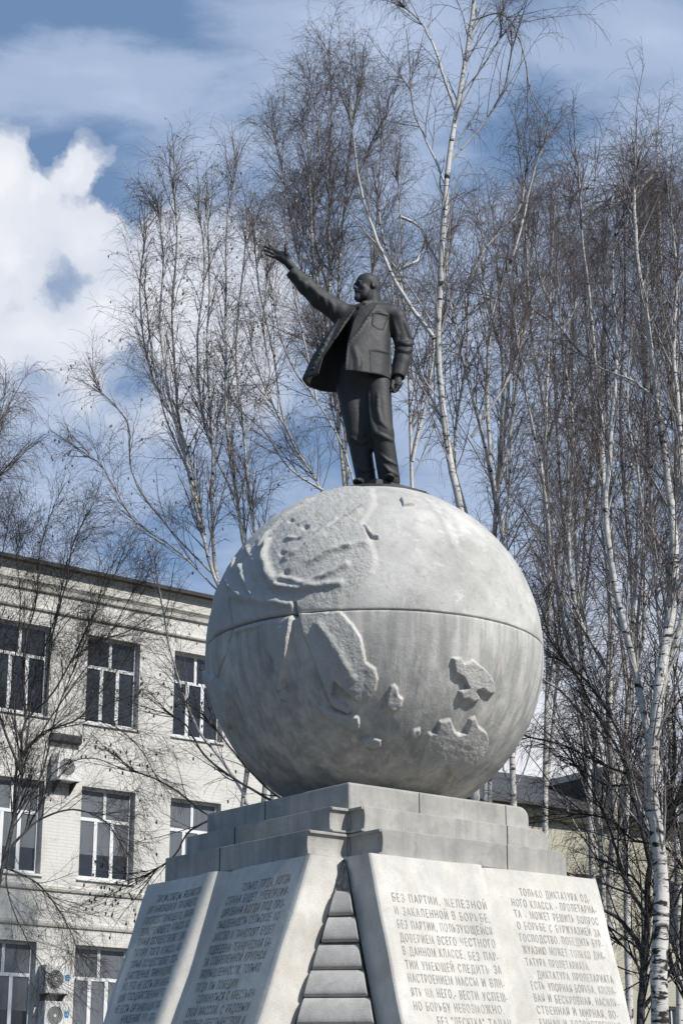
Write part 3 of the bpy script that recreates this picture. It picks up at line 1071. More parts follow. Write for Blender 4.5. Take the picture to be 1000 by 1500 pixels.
class Field:
    """signed distance field on a grid, meshed with surface nets"""

    def __init__(s, lo, hi, h):
        s.lo, s.h = np.array(lo, float), h
        s.n = np.ceil((np.array(hi) - lo) / h).astype(int) + 1
        s.F = np.full(tuple(s.n), 0.5, np.float32)

    def sub(s, lo, hi, pad):
        i0 = np.clip(np.floor((np.minimum(lo, hi) - pad - s.lo) / s.h).astype(int), 0, s.n - 1)
        i1 = np.clip(np.ceil((np.maximum(lo, hi) + pad - s.lo) / s.h).astype(int) + 1, 1, s.n)
        sl = tuple(slice(a, b) for a, b in zip(i0, i1))
        ax = [(s.lo[k] + s.h * np.arange(i0[k], i1[k])).astype(np.float32) for k in range(3)]
        X, Y, Z = np.meshgrid(*ax, indexing='ij')
        return sl, X, Y, Z

    def comb(s, sl, d, k, op):
        f = s.F[sl]
        if op == 'sub':
            d = -d
            if k > 0:
                hh = np.clip(.5 - .5 * (f - d) / k, 0, 1)
                f[...] = f + (d - f) * hh + k * hh * (1 - hh)
            else:
                np.maximum(f, d, out=f)
        else:
            if k > 0:
                hh = np.clip(.5 + .5 * (d - f) / k, 0, 1)
                f[...] = d + (f - d) * hh - k * hh * (1 - hh)
            else:
                np.minimum(f, d, out=f)

    def cap(s, a, b, ra, rb, k=.02, op='add'):
        a, b = np.asarray(a, float), np.asarray(b, float)
        sl, X, Y, Z = s.sub(a, b, max(ra, rb) + k + .03)
        ba = b - a
        t_ = np.clip(((X - a[0]) * ba[0] + (Y - a[1]) * ba[1] + (Z - a[2]) * ba[2]) / max(ba @ ba, 1e-9), 0, 1)
        d = np.sqrt((X - a[0] - t_ * ba[0]) ** 2 + (Y - a[1] - t_ * ba[1]) ** 2 + (Z - a[2] - t_ * ba[2]) ** 2) - (ra + t_ * (rb - ra))
        s.comb(sl, d, k, op)

    def chain(s, pts, rs, k=.02, op='add'):
        for i in range(len(pts) - 1):
            s.cap(pts[i], pts[i + 1], rs[i], rs[i + 1], k, op)

    def ell(s, c, r, k=.02, op='add', axes=None):
        c = np.asarray(c, float)
        A = np.eye(3) if axes is None else np.asarray(axes)
        m = max(r)
        sl, X, Y, Z = s.sub(c, c, m + k + .03)
        q = [((X - c[0]) * A[i][0] + (Y - c[1]) * A[i][1] + (Z - c[2]) * A[i][2]) for i in range(3)]
        k0 = np.sqrt(sum((q[i] / r[i]) ** 2 for i in range(3)))
        k1 = np.sqrt(sum((q[i] / r[i] ** 2) ** 2 for i in range(3))) + 1e-6
        s.comb(sl, k0 * (k0 - 1) / k1, k, op)

    def sample(s, p):
        q = (np.asarray(p) - s.lo) / s.h
        i = np.floor(q).astype(int)
        if (i < 0).any() or (i >= s.n - 1).any():
            return 0.5
        f = q - i
        c = s.F[i[0]:i[0] + 2, i[1]:i[1] + 2, i[2]:i[2] + 2]
        c = c[0] * (1 - f[0]) + c[1] * f[0]
        c = c[0] * (1 - f[1]) + c[1] * f[1]
        return float(c[0] * (1 - f[2]) + c[1] * f[2])

    def surf(s, px, py):
        """point of the modelled surface where the photograph shows px, py"""
        d = np.array(ray(px, py).normalized())
        o = np.array([0, 0, CAMZ]) - np.array(SB)
        t0 = (YS - .55) / d[1]
        for i in range(900):
            p = o + d * t0
            v = s.sample(p)
            if v < .001:
                return p
            t0 += max(.002, min(v * .7, .05))
            if p[1] > .6:
                return None
        return None

    def stroke(s, pts, r, k=.01, op='add', sink=0.0):
        tt = []
        for i in range(len(pts) - 1):
            for q in np.linspace(0, 1, 5)[:-1]:
                tt.append((pts[i][0] * (1 - q) + pts[i + 1][0] * q, pts[i][1] * (1 - q) + pts[i + 1][1] * q))
        tt.append(pts[-1])
        P = [s.surf(*q) for q in tt]
        P = [p for p in P if p is not None]
        dv = np.array(ray(520, 550).normalized())
        n = len(P)
        for i in range(n - 1):
            if np.linalg.norm(P[i] - P[i + 1]) > .12:
                continue
            ra = r * (.45 + .55 * math.sin(math.pi * (i / n))) if op == 'add' else r
            rb = r * (.45 + .55 * math.sin(math.pi * ((i + 1) / n))) if op == 'add' else r
            s.cap(P[i] + dv * sink, P[i + 1] + dv * sink, ra, rb, k, op)

    def mesh(s, name, mat, parent, smooth_it=1):
        F = s.F
        n = F.shape
        I = F < 0
        c = [I[a:n[0] - 1 + a, b:n[1] - 1 + b, d:n[2] - 1 + d] for a in (0, 1) for b in (0, 1) for d in (0, 1)]
        cnt = sum(x.astype(np.int8) for x in c)
        act = (cnt > 0) & (cnt < 8)
        idx = np.argwhere(act)
        vid = np.full(act.shape, -1, np.int32)
        vid[act] = np.arange(len(idx))
        acc = np.zeros((len(idx), 3))
        num = np.zeros(len(idx))
        corners = [(a, b, d) for a in (0, 1) for b in (0, 1) for d in (0, 1)]
        for ci, A in enumerate(corners):
            for B in corners[ci + 1:]:
                if sum(abs(A[k] - B[k]) for k in range(3)) != 1:
                    continue
                fa = F[idx[:, 0] + A[0], idx[:, 1] + A[1], idx[:, 2] + A[2]]
                fb = F[idx[:, 0] + B[0], idx[:, 1] + B[1], idx[:, 2] + B[2]]
                cr = (fa < 0) != (fb < 0)
                t_ = np.where(cr, fa / (fa - fb + 1e-12), 0)
                for k in range(3):
                    acc[:, k] += np.where(cr, A[k] + t_ * (B[k] - A[k]), 0)
                num += cr
        V = (idx + acc / num[:, None]) * s.h + s.lo
        Q = []
        for ax in range(3):
            a1, a2 = [(1, 2), (2, 0), (0, 1)][ax]
            sl0 = [slice(None)] * 3
            sl1 = [slice(None)] * 3
            sl0[ax] = slice(0, -1)
            sl1[ax] = slice(1, None)
            ch = I[tuple(sl0)] != I[tuple(sl1)]
            e = np.argwhere(ch)
            ok = (e[:, a1] > 0) & (e[:, a2] > 0) & (e[:, a1] < n[a1] - 1) & (e[:, a2] < n[a2] - 1)
            e = e[ok]
            ins = I[tuple(sl0)][e[:, 0], e[:, 1], e[:, 2]]

            def vi(d1, d2):
                q = e.copy()
                q[:, a1] += d1
                q[:, a2] += d2
                return vid[q[:, 0], q[:, 1], q[:, 2]]
            q = np.stack([vi(-1, -1), vi(0, -1), vi(0, 0), vi(-1, 0)], 1)
            q[~ins] = q[~ins][:, ::-1]
            Q.append(q)
        Q = np.concatenate(Q)
        Q = Q[(Q >= 0).all(1)]
        # relax a little
        for _ in range(smooth_it):
            sm = np.zeros_like(V)
            cn = np.zeros(len(V))
            for k in range(4):
                a, b = Q[:, k], Q[:, (k + 1) % 4]
                np.add.at(sm, a, V[b])
                np.add.at(cn, a, 1)
                np.add.at(sm, b, V[a])
                np.add.at(cn, b, 1)
            V = V * .5 + .5 * sm / np.maximum(cn, 1)[:, None]
        return np_mesh(name, V, [Q], mat, parent, smooth=True)


statue = empty('bronze_statue', SB)
tag(statue, 'dark bronze statue of a bearded man in open jacket raising one arm on the globe', 'statue')

PT = L(551, 700, -.28)[2]                        # top of the plinth
H = 0.0065
body = Field((-1.08, -.48, PT - .03), (.46, .36, L(500, 350, -.2)[2] + .06), H)

# --- trousers
hipL, kneeL, ankL = L(553, 565, -.03), L(559.5, 636, -.10), L(570, 688, -.03)
hipR, kneeR, ankR = L(511, 565, .05), L(525, 640, .03), L(537, 688, .07)
ankL[2] = PT + .062
ankR[2] = PT + .062
body.chain([hipL, kneeL, ankL], [.122, .104, .098], .03)
body.chain([hipR, kneeR, ankR], [.124, .106, .090], .03)
body.ell(L(530, 548, .02), (.215, .16, .17), .05)
body.cap(L(533, 570, .02), L(541, 655, .0), .10, .045, .04)
# --- torso in a buttoned waistcoat
body.cap(L(530, 540, .02), L(534, 475, .02), .155, .165, .05)
body.ell(L(533, 470, .02), (.19, .13, .17), .04)
# shoes
for ank, toe in ((ankL, np.array([.00, -.235, 0])), (ankR, np.array([-.10, -.21, 0]))):
    h0 = np.array([ank[0], ank[1] + .02, PT + .045])
    body.cap(h0 - toe * .2, h0 + toe * .7, .048, .036, .02)
    body.ell(h0 + toe * .85 + [0, 0, -.016], (.046, .07, .026), .015)
# neck
body.cap(L(543, 452, .01), L(543, 428, .0), .098, .088, .03)
# --- head: f forwards, l to his left, up
yaw = math.radians(57)
f_ = np.array([-math.sin(yaw), -math.cos(yaw), 0.0])
l_ = np.array([math.cos(yaw), -math.sin(yaw), 0.0])
tilt = math.radians(-3)
up_ = np.array([0, 0, 1.0])
f2 = f_ * math.cos(tilt) + up_ * math.sin(tilt)
u2 = -f_ * math.sin(tilt) + up_ * math.cos(tilt)
HC = L(537, 421.8, -.02)
HS = 1.17


def hd(f, l, u):
    return HC + (f2 * f + l_ * l + u2 * u) * HS


AX = [f2, l_, u2]
body.ell(hd(-.018, 0, .042), [q * HS for q in (.108, .083, .086)], .02, axes=AX)
body.ell(hd(.030, 0, -.025), [q * HS for q in (.072, .066, .092)], .025, axes=AX)
body.cap(hd(.050, .034, -.075), hd(.050, -.034, -.075), .034 * HS, .034 * HS, .025)         # jaw
body.chain([hd(.035, .052, -.05), hd(.060, .034, -.092), hd(.088, 0, -.108)], [.022, .026, .026], .02)
body.chain([hd(.035, -.052, -.05), hd(.060, -.034, -.092), hd(.088, 0, -.108)], [.022, .026, .026], .02)
body.cap(hd(.094, .036, .024), hd(.101, 0, .022), .0125, .0135, .010)                  # brow
body.cap(hd(.101, 0, .022), hd(.094, -.036, .024), .0135, .0125, .010)
body.ell(hd(.066, .047, -.022), (.026, .022, .024), .015, axes=AX)                      # cheeks
body.ell(hd(.066, -.047, -.022), (.026, .022, .024), .015, axes=AX)
for sg in (1, -1):
    body.ell(hd(.103, .032 * sg, .004), (.018, .019, .013), .008, 'sub', AX)            # sockets
    body.ell(hd(.086, .031 * sg, .004), (.013, .014, .011), .003, axes=AX)              # eyes
body.cap(hd(.098, 0, .014), hd(.121, 0, -.022), .010, .0155, .008)                      # nose
body.cap(hd(.106, .012, -.026), hd(.106, -.012, -.026), .0105, .0105, .006)
for sg in (1, -1):
    body.cap(hd(.108, 0, -.043), hd(.088, .036 * sg, -.060), .0115, .008, .006)         # moustache
body.cap(hd(.106, .016, -.0605), hd(.106, -.016, -.0605), .0065, .0065, .003, 'sub')    # mouth
body.cap(hd(.095, .012, -.070), hd(.095, -.012, -.070), .010, .010, .005)               # lower lip
body.chain([hd(.088, 0, -.083), hd(.098, 0, -.108), hd(.098, 0, -.130)], [.030, .026, .012], .018)  # pointed beard
for sg in (1, -1):
    body.ell(hd(-.010, .083 * sg, -.002), (.026, .013, .036), .006, axes=AX)            # ears
    body.ell(hd(-.004, .097 * sg, .002), (.012, .008, .018), .004, 'sub', AX)
    body.ell(hd(-.050, .060 * sg, .000), (.045, .028, .050), .02, axes=AX)              # hair at the sides
body.ell(hd(-.080, 0, .000), (.035, .062, .055), .02, axes=AX)

# --- raised hand
HY = -.13


def hp(x, y, d=0.0):
    return L(x, y, HY + d)


wrist = hp(425, 389, .02)
body.cap(L(431, 395, -.10), wrist, .040, .036, .015)
body.chain([wrist, hp(414, 378, 0)], [.036, .040], .02)
body.cap(hp(416, 374, -.005), hp(405, 369.5, 0), .036, .025, .02)
body.cap(hp(414, 380, .0), hp(403, 375.5, 0), .034, .022, .02)
fing = [[(407, 368.5, 0), (399.5, 364.3, -.012), (394.4, 359.2, -.008)], [(405, 370.2, .004), (396, 365.0, -.012), (388.2, 360.9, -.006)],
        [(403.6, 373.2, .004), (395.5, 369.2, -.014), (387.6, 366.2, -.010)], [(402.4, 376.6, 0), (396.5, 375.0, -.016), (390.4, 373.0, -.016)]]
for fg, r in zip(fing, (.0155, .0160, .0150, .0135)):
    body.chain([hp(*q) for q in fg], [r * 1.12, r, r * .78], .006)
body.chain([hp(419.5, 381), hp(419.6, 372, -.03), hp(418.8, 364.5, -.04), hp(418.5, 357.5, -.035)], [.030, .022, .0165, .012], .012)

# --- lowered fist
body.cap(L(583, 548, -.03), L(582, 558, -.05), .042, .038, .015)
body.ell(L(582, 563, -.055), (.044, .040, .044), .015)
for k in range(4):
    x0 = 589.0 - k * 0.3
    yk = 561.2 + k * 3.4
    xk = 588.6 - k * 2.1
    a = L(xk, yk, -.075)
    b = L(xk - 5.0, yk + 2.6, -.115)
    c = L(xk - 9.0, yk + 2.0, -.085)
    body.chain([a, b, c], [.0145, .0135, .012], .004)
body.chain([L(575, 559, -.07), L(573.4, 567, -.10), L(577, 573.5, -.115)], [.019, .016, .012], .006)

# trouser folds
body.stroke([(540, 575), (541.5, 600), (545, 620), (550, 634), (562, 640), (575, 646)], .020, .02, sink=.008)
body.stroke([(553, 575), (553, 600), (557, 618), (566, 627)], .015, .02, sink=.007)
body.stroke([(561, 680), (569, 690), (583, 697)], .017, .015, sink=.006)
body.stroke([(556, 664), (566, 674), (582, 682)], .012, .015, sink=.006)
body.stroke([(514, 640), (528, 650), (540, 646)], .014, .02, sink=.006)
body.stroke([(522, 684), (533, 690), (548, 688)], .014, .015, sink=.006)
body.stroke([(545, 655), (551, 668), (553, 690)], .010, .012, sink=.004)
body.stroke([(527, 460), (517, 500), (506, 545)], .006, .004, 'sub')
sl, X, Y, Z = body.sub(np.array([-2, -2, -2]), np.array([2, 2, PT]), 0)
body.F[body.sub(np.array([-2, -2, -2]), np.array([2, 2, PT - .001]), 0)[0]] = .02
body_o = body.mesh('body', M['bronze'], statue)
del body

# --- jacket
J = Field((-1.0, -.48, L(505, 575, .3)[2] - .03), (.46, .42, L(500, 380, -.1)[2] + .06), H)
sl, X, Y, Z = J.sub(np.array([-2, -2, -3]), np.array([2, 2, 3]), 0)
hem = L(540, 548.5, -.19)[2]
lev = [(447, 541, 20, .105, .02), (453, 540, 36, .13, .02), (462, 535, 42, .150, .02), (475, 531, 42.5, .160, .01), (500, 522.5, 50, .20, .0), (525, 515, 57.5, .24, .0), (556, 508, 63.5, .275, .0), (580, 506, 66, .29, 0)]
zz = np.array([L(500, q[0])[2] for q in lev])[::-1]
sc_ = 1 / 160.0
m1 = (L(541, 500)[0] - L(441, 500)[0]) / 100.0


def itp(k, fn=lambda q: q):
    return np.interp(Z, zz, np.array([fn(q[k]) for q in lev])[::-1]).astype(np.float32)


cx = itp(1, lambda q: L(q, 500)[0])
ra_ = itp(2, lambda q: q * m1)
rb_ = itp(3)
cy = itp(4)
th_ = np.arctan2((Y - cy) / rb_, (X - cx) / ra_)
lowk = np.clip((zz[4] - Z) / (zz[4] - zz[0]), 0, 1)
fold = 1 + lowk * (.035 * np.sin(th_ * 5 + 1.0 + Z * 2) + .02 * np.sin(th_ * 9 + 2.0))
rr_ = np.sqrt(((X - cx) / (ra_ * fold)) ** 2 + ((Y - cy) / (rb_ * fold)) ** 2)
d_out = (rr_ - 1) * np.minimum(ra_, rb_) * 1.12
shell = np.maximum(d_out, -(d_out + .032))
top = L(500, 446, 0)[2]
d = np.maximum(shell, hem - Z)
d = np.maximum(d, Z - top)
# open front: the gap between the two front edges
lf = [(527, 444), (517, 470), (510.5, 498), (505, 547), (503, 590)]
rt = [(524, 444), (512, 465), (494, 492), (473, 525), (466, 552), (466, 590)]


def edge_x(pts, dy):
    P = np.array([L(a, b, dy) for a, b in pts])[::-1]
    return np.interp(Z, P[:, 2], P[:, 0]).astype(np.float32)


cut = np.maximum(X - edge_x(lf, -.19), edge_x(rt, -.15) - X)
cut = np.maximum(cut, Y - (.03 + 0 * Z))
d = np.maximum(d, -cut)
J.F[...] = np.minimum(J.F, d)
# shoulders, sleeves
J.cap(L(507, 461, .01), L(500, 459, 0), .098, .098, .05)
J.cap(L(540, 452, .03), L(572, 460, .02), .075, .098, .05)
# lowered arm
J.chain([L(581, 466, .01), L(591, 506, .03), L(588, 530, .0), L(583, 550, -.035)], [.094, .083, .078, .068], .02)
# raised arm
J.chain([L(496, 457, .0), L(468, 438, -.03), L(448, 419, -.06), L(423.5, 394, -.10)], [.106, .092, .080, .062], .03)
# sleeve ends are open
J.cap(L(421, 391.5, -.105), L(404, 375, -.13), .075, .09, .004, 'sub')
J.cap(L(427, 397.5, -.095), L(404, 375, -.13), .046, .06, .004, 'sub')
J.cap(L(582.5, 556, -.045), L(580, 585, -.06), .062, .09, .004, 'sub')
J.cap(L(583, 549, -.035), L(581, 575, -.05), .047, .05, .004, 'sub')
# collar and lapels
J.chain([L(525, 450, -.10), L(533, 445, -.095), L(547, 442, -.055), L(557, 442, .03), L(552, 440, .10), L(538, 441, .10)], [.020, .026, .028, .030, .028, .026], .012)
J.cap(L(543, 449, .01), L(542, 433, .0), .080, .078, .004, 'sub')
J.stroke([(552, 447), (541, 462), (527, 484), (513, 500)], .013, .012, sink=.006)
J.stroke([(520, 452), (504, 474), (490, 497)], .014, .010, sink=.005)
# front edges a little thicker
J.stroke([(510, 500), (508, 520), (506, 545)], .010, .010, sink=.006)
# pocket on the chest and seams
J.stroke([(545, 459), (543, 476), (552, 482), (562, 484)], .0070, .005, 'sub', sink=-.002)
J.stroke([(562, 484), (568, 468)], .0065, .005, 'sub', sink=-.002)
J.stroke([(544, 459), (556, 458.5), (568, 462)], .014, .008, sink=.006)
J.stroke([(541, 513), (553, 513.5), (568, 517)], .013, .008, sink=.006)
J.stroke([(541, 515), (541, 530), (542, 545)], .006, .004, 'sub', sink=-.001)
# folds in sleeves
for st in ([(440, 412), (446, 416), (446, 424)], [(455, 421), (463, 428), (466, 440)], [(466, 430), (475, 438), (479, 452)], [(480, 437), (487, 448), (488, 462)],
           [(428, 400), (436, 404), (437, 412)], [(583, 500), (595, 505), (604, 503)], [(582, 512), (594, 515), (603, 512)],
           [(577, 470), (582, 490), (580, 505)], [(592, 470), (598, 488), (601, 498)]):
    J.stroke(st, .018, .024, sink=.010)
for st in ([(571, 462), (571, 485), (571.5, 520), (570.5, 545)],):
    J.stroke(st, .010, .006, 'sub', sink=-.001)
for st in ([(495, 470), (480, 500), (462, 535)], [(488, 480), (470, 515), (452, 550)]):
    J.stroke(st, .014, .02, sink=.006)
for st in ([(518, 510), (524, 530), (523, 546)],):
    J.stroke(st, .016, .04, sink=.014)
jk = J.mesh('jacket', M['bronze'], statue)
pts = [J.surf(*q) for q in ((474.5, 503.5), (467.5, 519.5), (459, 540))]
del J, X, Y, Z, d, shell, d_out, th_, rr_, cut, cx, ra_, rb_, cy, fold, lowk
for p in pts:
    if p is not None:
        mb = MB()
        n = 14
        vs = [(0, -.014, 0)] + [(.013 * math.cos(a), -.008, .013 * math.sin(a)) for a in np.linspace(0, 2 * math.pi, n, endpoint=False)] \
            + [(.014 * math.cos(a), .008, .014 * math.sin(a)) for a in np.linspace(0, 2 * math.pi, n, endpoint=False)]
        fs = [(0, 1 + k, 1 + (k + 1) % n) for k in range(n)] + [(1 + k, 1 + n + k, 1 + n + (k + 1) % n, 1 + (k + 1) % n) for k in range(n)]
        mb.add(vs, fs)
        b = mb.build('button', M['bronze'], jk, smooth=True)
        b.location = tuple(p)

# --- plinth: a low block turned like the pedestal, on a thin bronze cap that follows the globe
mb = MB()
cpt = L(551, 705, -.28)
ua = Vector((math.sin(AZ), math.cos(AZ), 0))
va = Vector((-math.cos(AZ), math.sin(AZ), 0))
c0 = Vector((cpt[0], cpt[1], 0))
sq = [c0, c0 + ua * .60, c0 + ua * .60 + va * .42, c0 + va * .42]
fl = [c0 - (ua + va) * .02, c0 + ua * .64 - va * .02, c0 + ua * .64 + va * .46, c0 + va * .44 - ua * .02]
mb.add([(p.x, p.y, -.05) for p in fl] + [(p.x, p.y, PT) for p in sq],
       [(3, 2, 1, 0), (4, 5, 6, 7)] + [(i, (i + 1) % 4, 4 + (i + 1) % 4, 4 + i) for i in range(4)])
mb.build('plinth', M['bronze'], statue, bevel=.006)
mb = MB()
n, mr = 72, 10
vs, fs = [(0, 0, .028)], []
for k in range(1, mr + 1):
    a = math.radians(22.5) * k / mr
    R = GR + .028 - .008 * k / mr
    for q in range(n):
        b = 2 * math.pi * q / n
        vs.append((R * math.sin(a) * math.cos(b), R * math.sin(a) * math.sin(b), R * math.cos(a) - GR))
for q in range(n):
    b = 2 * math.pi * q / n
    a = math.radians(22.5)
    R = GR - .03
    vs.append((R * math.sin(a) * math.cos(b), R * math.sin(a) * math.sin(b), R * math.cos(a) - GR))
fs += [(0, 1 + q, 1 + (q + 1) % n) for q in range(n)]
for k in range(mr):
    fs += [(1 + k * n + q, 1 + (k + 1) * n + q, 1 + (k + 1) * n + (q + 1) % n, 1 + k * n + (q + 1) % n) for q in range(n)]
mb.add(vs, fs)
mb.build('cap', M['bronze'], statue, smooth=True)
#</STATUE>
#<BUILDINGS>
# ------------------------------------------------------------------ school-like building on the left
BO = at(170, 852, 45.0)
BAZ = math.radians(51.4)
brot = math.pi / 2 - BAZ
bld = empty('office_building', (BO.x, BO.y, 0), brot)   # local x along the facade, local -y towards the street
tag(bld, 'cream plastered building with tall white framed windows behind the bare trees on the left', 'building')
BX0, BX1, BH = -5.6, 9.2, 14.26
W_W, W_H = 1.46, 2.10
bays = [-4.87, -2.42, 0.03, 2.48, 4.93, 7.38]
sills = [0.35, 3.92, 7.51, 11.11]
DEPTH = 0.16


def wall_with_holes(x0, x1, z0, z1, holes, thick, name, mat, parent):
    xs = sorted({x0, x1} | {h[0] for h in holes} | {h[1] for h in holes})
    zs = sorted({z0, z1} | {h[2] for h in holes} | {h[3] for h in holes})
    V, Q, key = [], [], {}

    def vid(x, y, z):
        k = (round(x, 4), round(y, 4), round(z, 4))
        if k not in key:
            key[k] = len(V)
            V.append((x, y, z))
        return key[k]
    for i in range(len(xs) - 1):
        for j in range(len(zs) - 1):
            xm, zm = (xs[i] + xs[i + 1]) / 2, (zs[j] + zs[j + 1]) / 2
            if any(h[0] < xm < h[1] and h[2] < zm < h[3] for h in holes):
                continue
            for y, fl in ((0, False), (thick, True)):
                q = [vid(xs[i], y, zs[j]), vid(xs[i + 1], y, zs[j]), vid(xs[i + 1], y, zs[j + 1]), vid(xs[i], y, zs[j + 1])]
                Q.append(tuple(q[::-1]) if fl else tuple(q))
    for h in holes + [(x0, x1, z0, z1)]:
        inv = h == (x0, x1, z0, z1)
        hx = [x for x in xs if h[0] <= x <= h[1]]
        hz = [z for z in zs if h[2] <= z <= h[3]]
        for a, b in zip(hx[:-1], hx[1:]):
            for z in (h[2], h[3]):
                Q.append((vid(a, 0, z), vid(b, 0, z), vid(b, thick, z), vid(a, thick, z)))
        for a, b in zip(hz[:-1], hz[1:]):
            for x in (h[0], h[1]):
                Q.append((vid(x, 0, a), vid(x, 0, b), vid(x, thick, b), vid(x, thick, a)))
    mb = MB()
    mb.add(V, Q)
    return mb.build(name, mat, parent)


holes = [(b - W_W / 2, b + W_W / 2, z, z + W_H) for b in bays for z in sills]
wall_with_holes(BX0, BX1, 0.0, BH, holes, .45, 'wall', M['plaster'], bld)
m_ = MB()
m_.box((BX0 + .1, .46, 0.0), (BX1 - .1, 11.0, BH - .02))
m_.build('building_core', M['dark'], bld)
m_ = MB()
m_.box((BX0, 11.0, 0), (BX1, 11.4, BH))
m_.box((BX1 - .098, .452, 0), (BX1 - .001, 10.998, BH))
m_.box((BX0 + .001, .452, 0), (BX0 + .098, 10.998, BH))
m_.build('rear_wall', M['plaster'], bld)
# cornice, string courses
m_ = MB()
m_.prism([(0.0, 14.02), (-.06, 14.02), (-.09, 14.12), (-.16, 14.20), (-.16, 14.52), (-.20, 14.56), (-.20, 14.60), (0.3, 14.60), (.3, 14.262), (0.0, 14.262)], BX0 - .3, BX1 + .3, axis=0)
m_.build('cornice', M['plaster_trim'], bld)
m_ = MB()
m_.prism([(0.002, 13.56), (-.05, 13.56), (-.07, 13.60), (-.05, 13.64), (0.002, 13.64)], BX0, BX1, axis=0)
m_.build('frieze_line', M['plaster_trim'], bld)
for z in (7.16, 6.38):
    m_ = MB()
    m_.prism([(0.002, z), (-.04, z), (-.055, z + .05), (-.055, z + .10), (0.002, z + .13)], BX0, BX1, axis=0)
    m_.build('string_course', M['plaster_trim'], bld)
m_ = MB()
m_.prism([(-.30, 14.602), (-.30, 14.66), (5.6, 16.6), (11.8, 14.68), (11.8, 14.602)], BX0 - .4, BX1 + .4, axis=0)
m_.build('roof', M['roof'], bld)
m_ = MB()
m_.prism([(-.305, 14.58), (-.37, 14.58), (-.39, 14.66), (-.305, 14.66)], BX0 - .4, BX1 + .4, axis=0)
m_.build('gutter', M['roof'], bld)

FR, PR = .065, .075


def make_window(b, z, reflection_sheet, k):
    x0, x1, z1 = b - W_W / 2, b + W_W / 2, z + W_H
    y0, y1 = DEPTH, DEPTH + .07
    tr = z + W_H * .655
    mb = MB()
    mb.box((x0, y0, z), (x0 + FR, y1, z1))
    mb.box((x1 - FR, y0, z), (x1, y1, z1))
    mb.box((x0 + FR, y0, z), (x1 - FR, y1, z + FR + .01))
    mb.box((x0 + FR, y0, z1 - FR), (x1 - FR, y1, z1))
    mb.box((x0 + FR, y0 + .002, tr - .04), (x1 - FR, y1 - .002, tr + .04))
    mb.box((b - .04, y0 + .003, tr + .04), (b + .04, y1 - .003, z1 - FR))
    w3 = (W_W - 2 * FR) / 3
    for q in (1, 2):
        xx = x0 + FR + w3 * q
        mb.box((xx - .048, y0 + .003, z + FR + .01), (xx + .048, y1 - .003, tr - .04))
    f = mb.build('window', M['white'], bld, bevel=.008)
    cells = [(x0 + FR, b - .04, tr + .04, z1 - FR), (b + .04, x1 - FR, tr + .04, z1 - FR)] + \
            [(x0 + FR + w3 * q + (.048 if q else 0), x0 + FR + w3 * (q + 1) - (.048 if q < 2 else 0), z + FR + .01, tr - .04) for q in range(3)]
    rr = random.Random(k * 13 + 5)
    for (a, c, d, e) in cells:
        g = MB()
        tl = rr.uniform(-.004, .004)
        g.add([(a, y0 + .03 + tl, d), (c, y0 + .03 - tl, d), (c, y0 + .03 - tl, e), (a, y0 + .03 + tl, e),
               (a, y0 + .04 + tl, d), (c, y0 + .04 - tl, d), (c, y0 + .04 - tl, e), (a, y0 + .04 + tl, e)],
              [(0, 3, 2, 1), (4, 5, 6, 7), (0, 1, 5, 4), (1, 2, 6, 5), (2, 3, 7, 6), (3, 0, 4, 7)])
        g.build('pane', M['glass'], f)
    if reflection_sheet:  # flat sheets added at the panes, coloured as sky reflected in the glass
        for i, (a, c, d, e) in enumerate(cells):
            lo = d if i < 2 else d + (e - d) * (rr.uniform(.38, .46) if reflection_sheet == 1 else rr.uniform(0, .08))
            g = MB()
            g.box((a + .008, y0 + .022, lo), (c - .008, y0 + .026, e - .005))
            g.build('reflection_sheet', M['reflection_sheet'], f)
    s = MB()
    s.prism([(-.05, z - .055), (-.05, z - .035), (y0, z - .003), (y0, z - .055)], x0 - .05, x1 + .05, axis=0)
    s.build('sill', M['white'], f)


k = 0
for b in bays:
    for i, z in enumerate(sills):
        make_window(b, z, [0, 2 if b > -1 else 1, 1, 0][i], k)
        k += 1

AW, AH, AD = .64, .62, .30


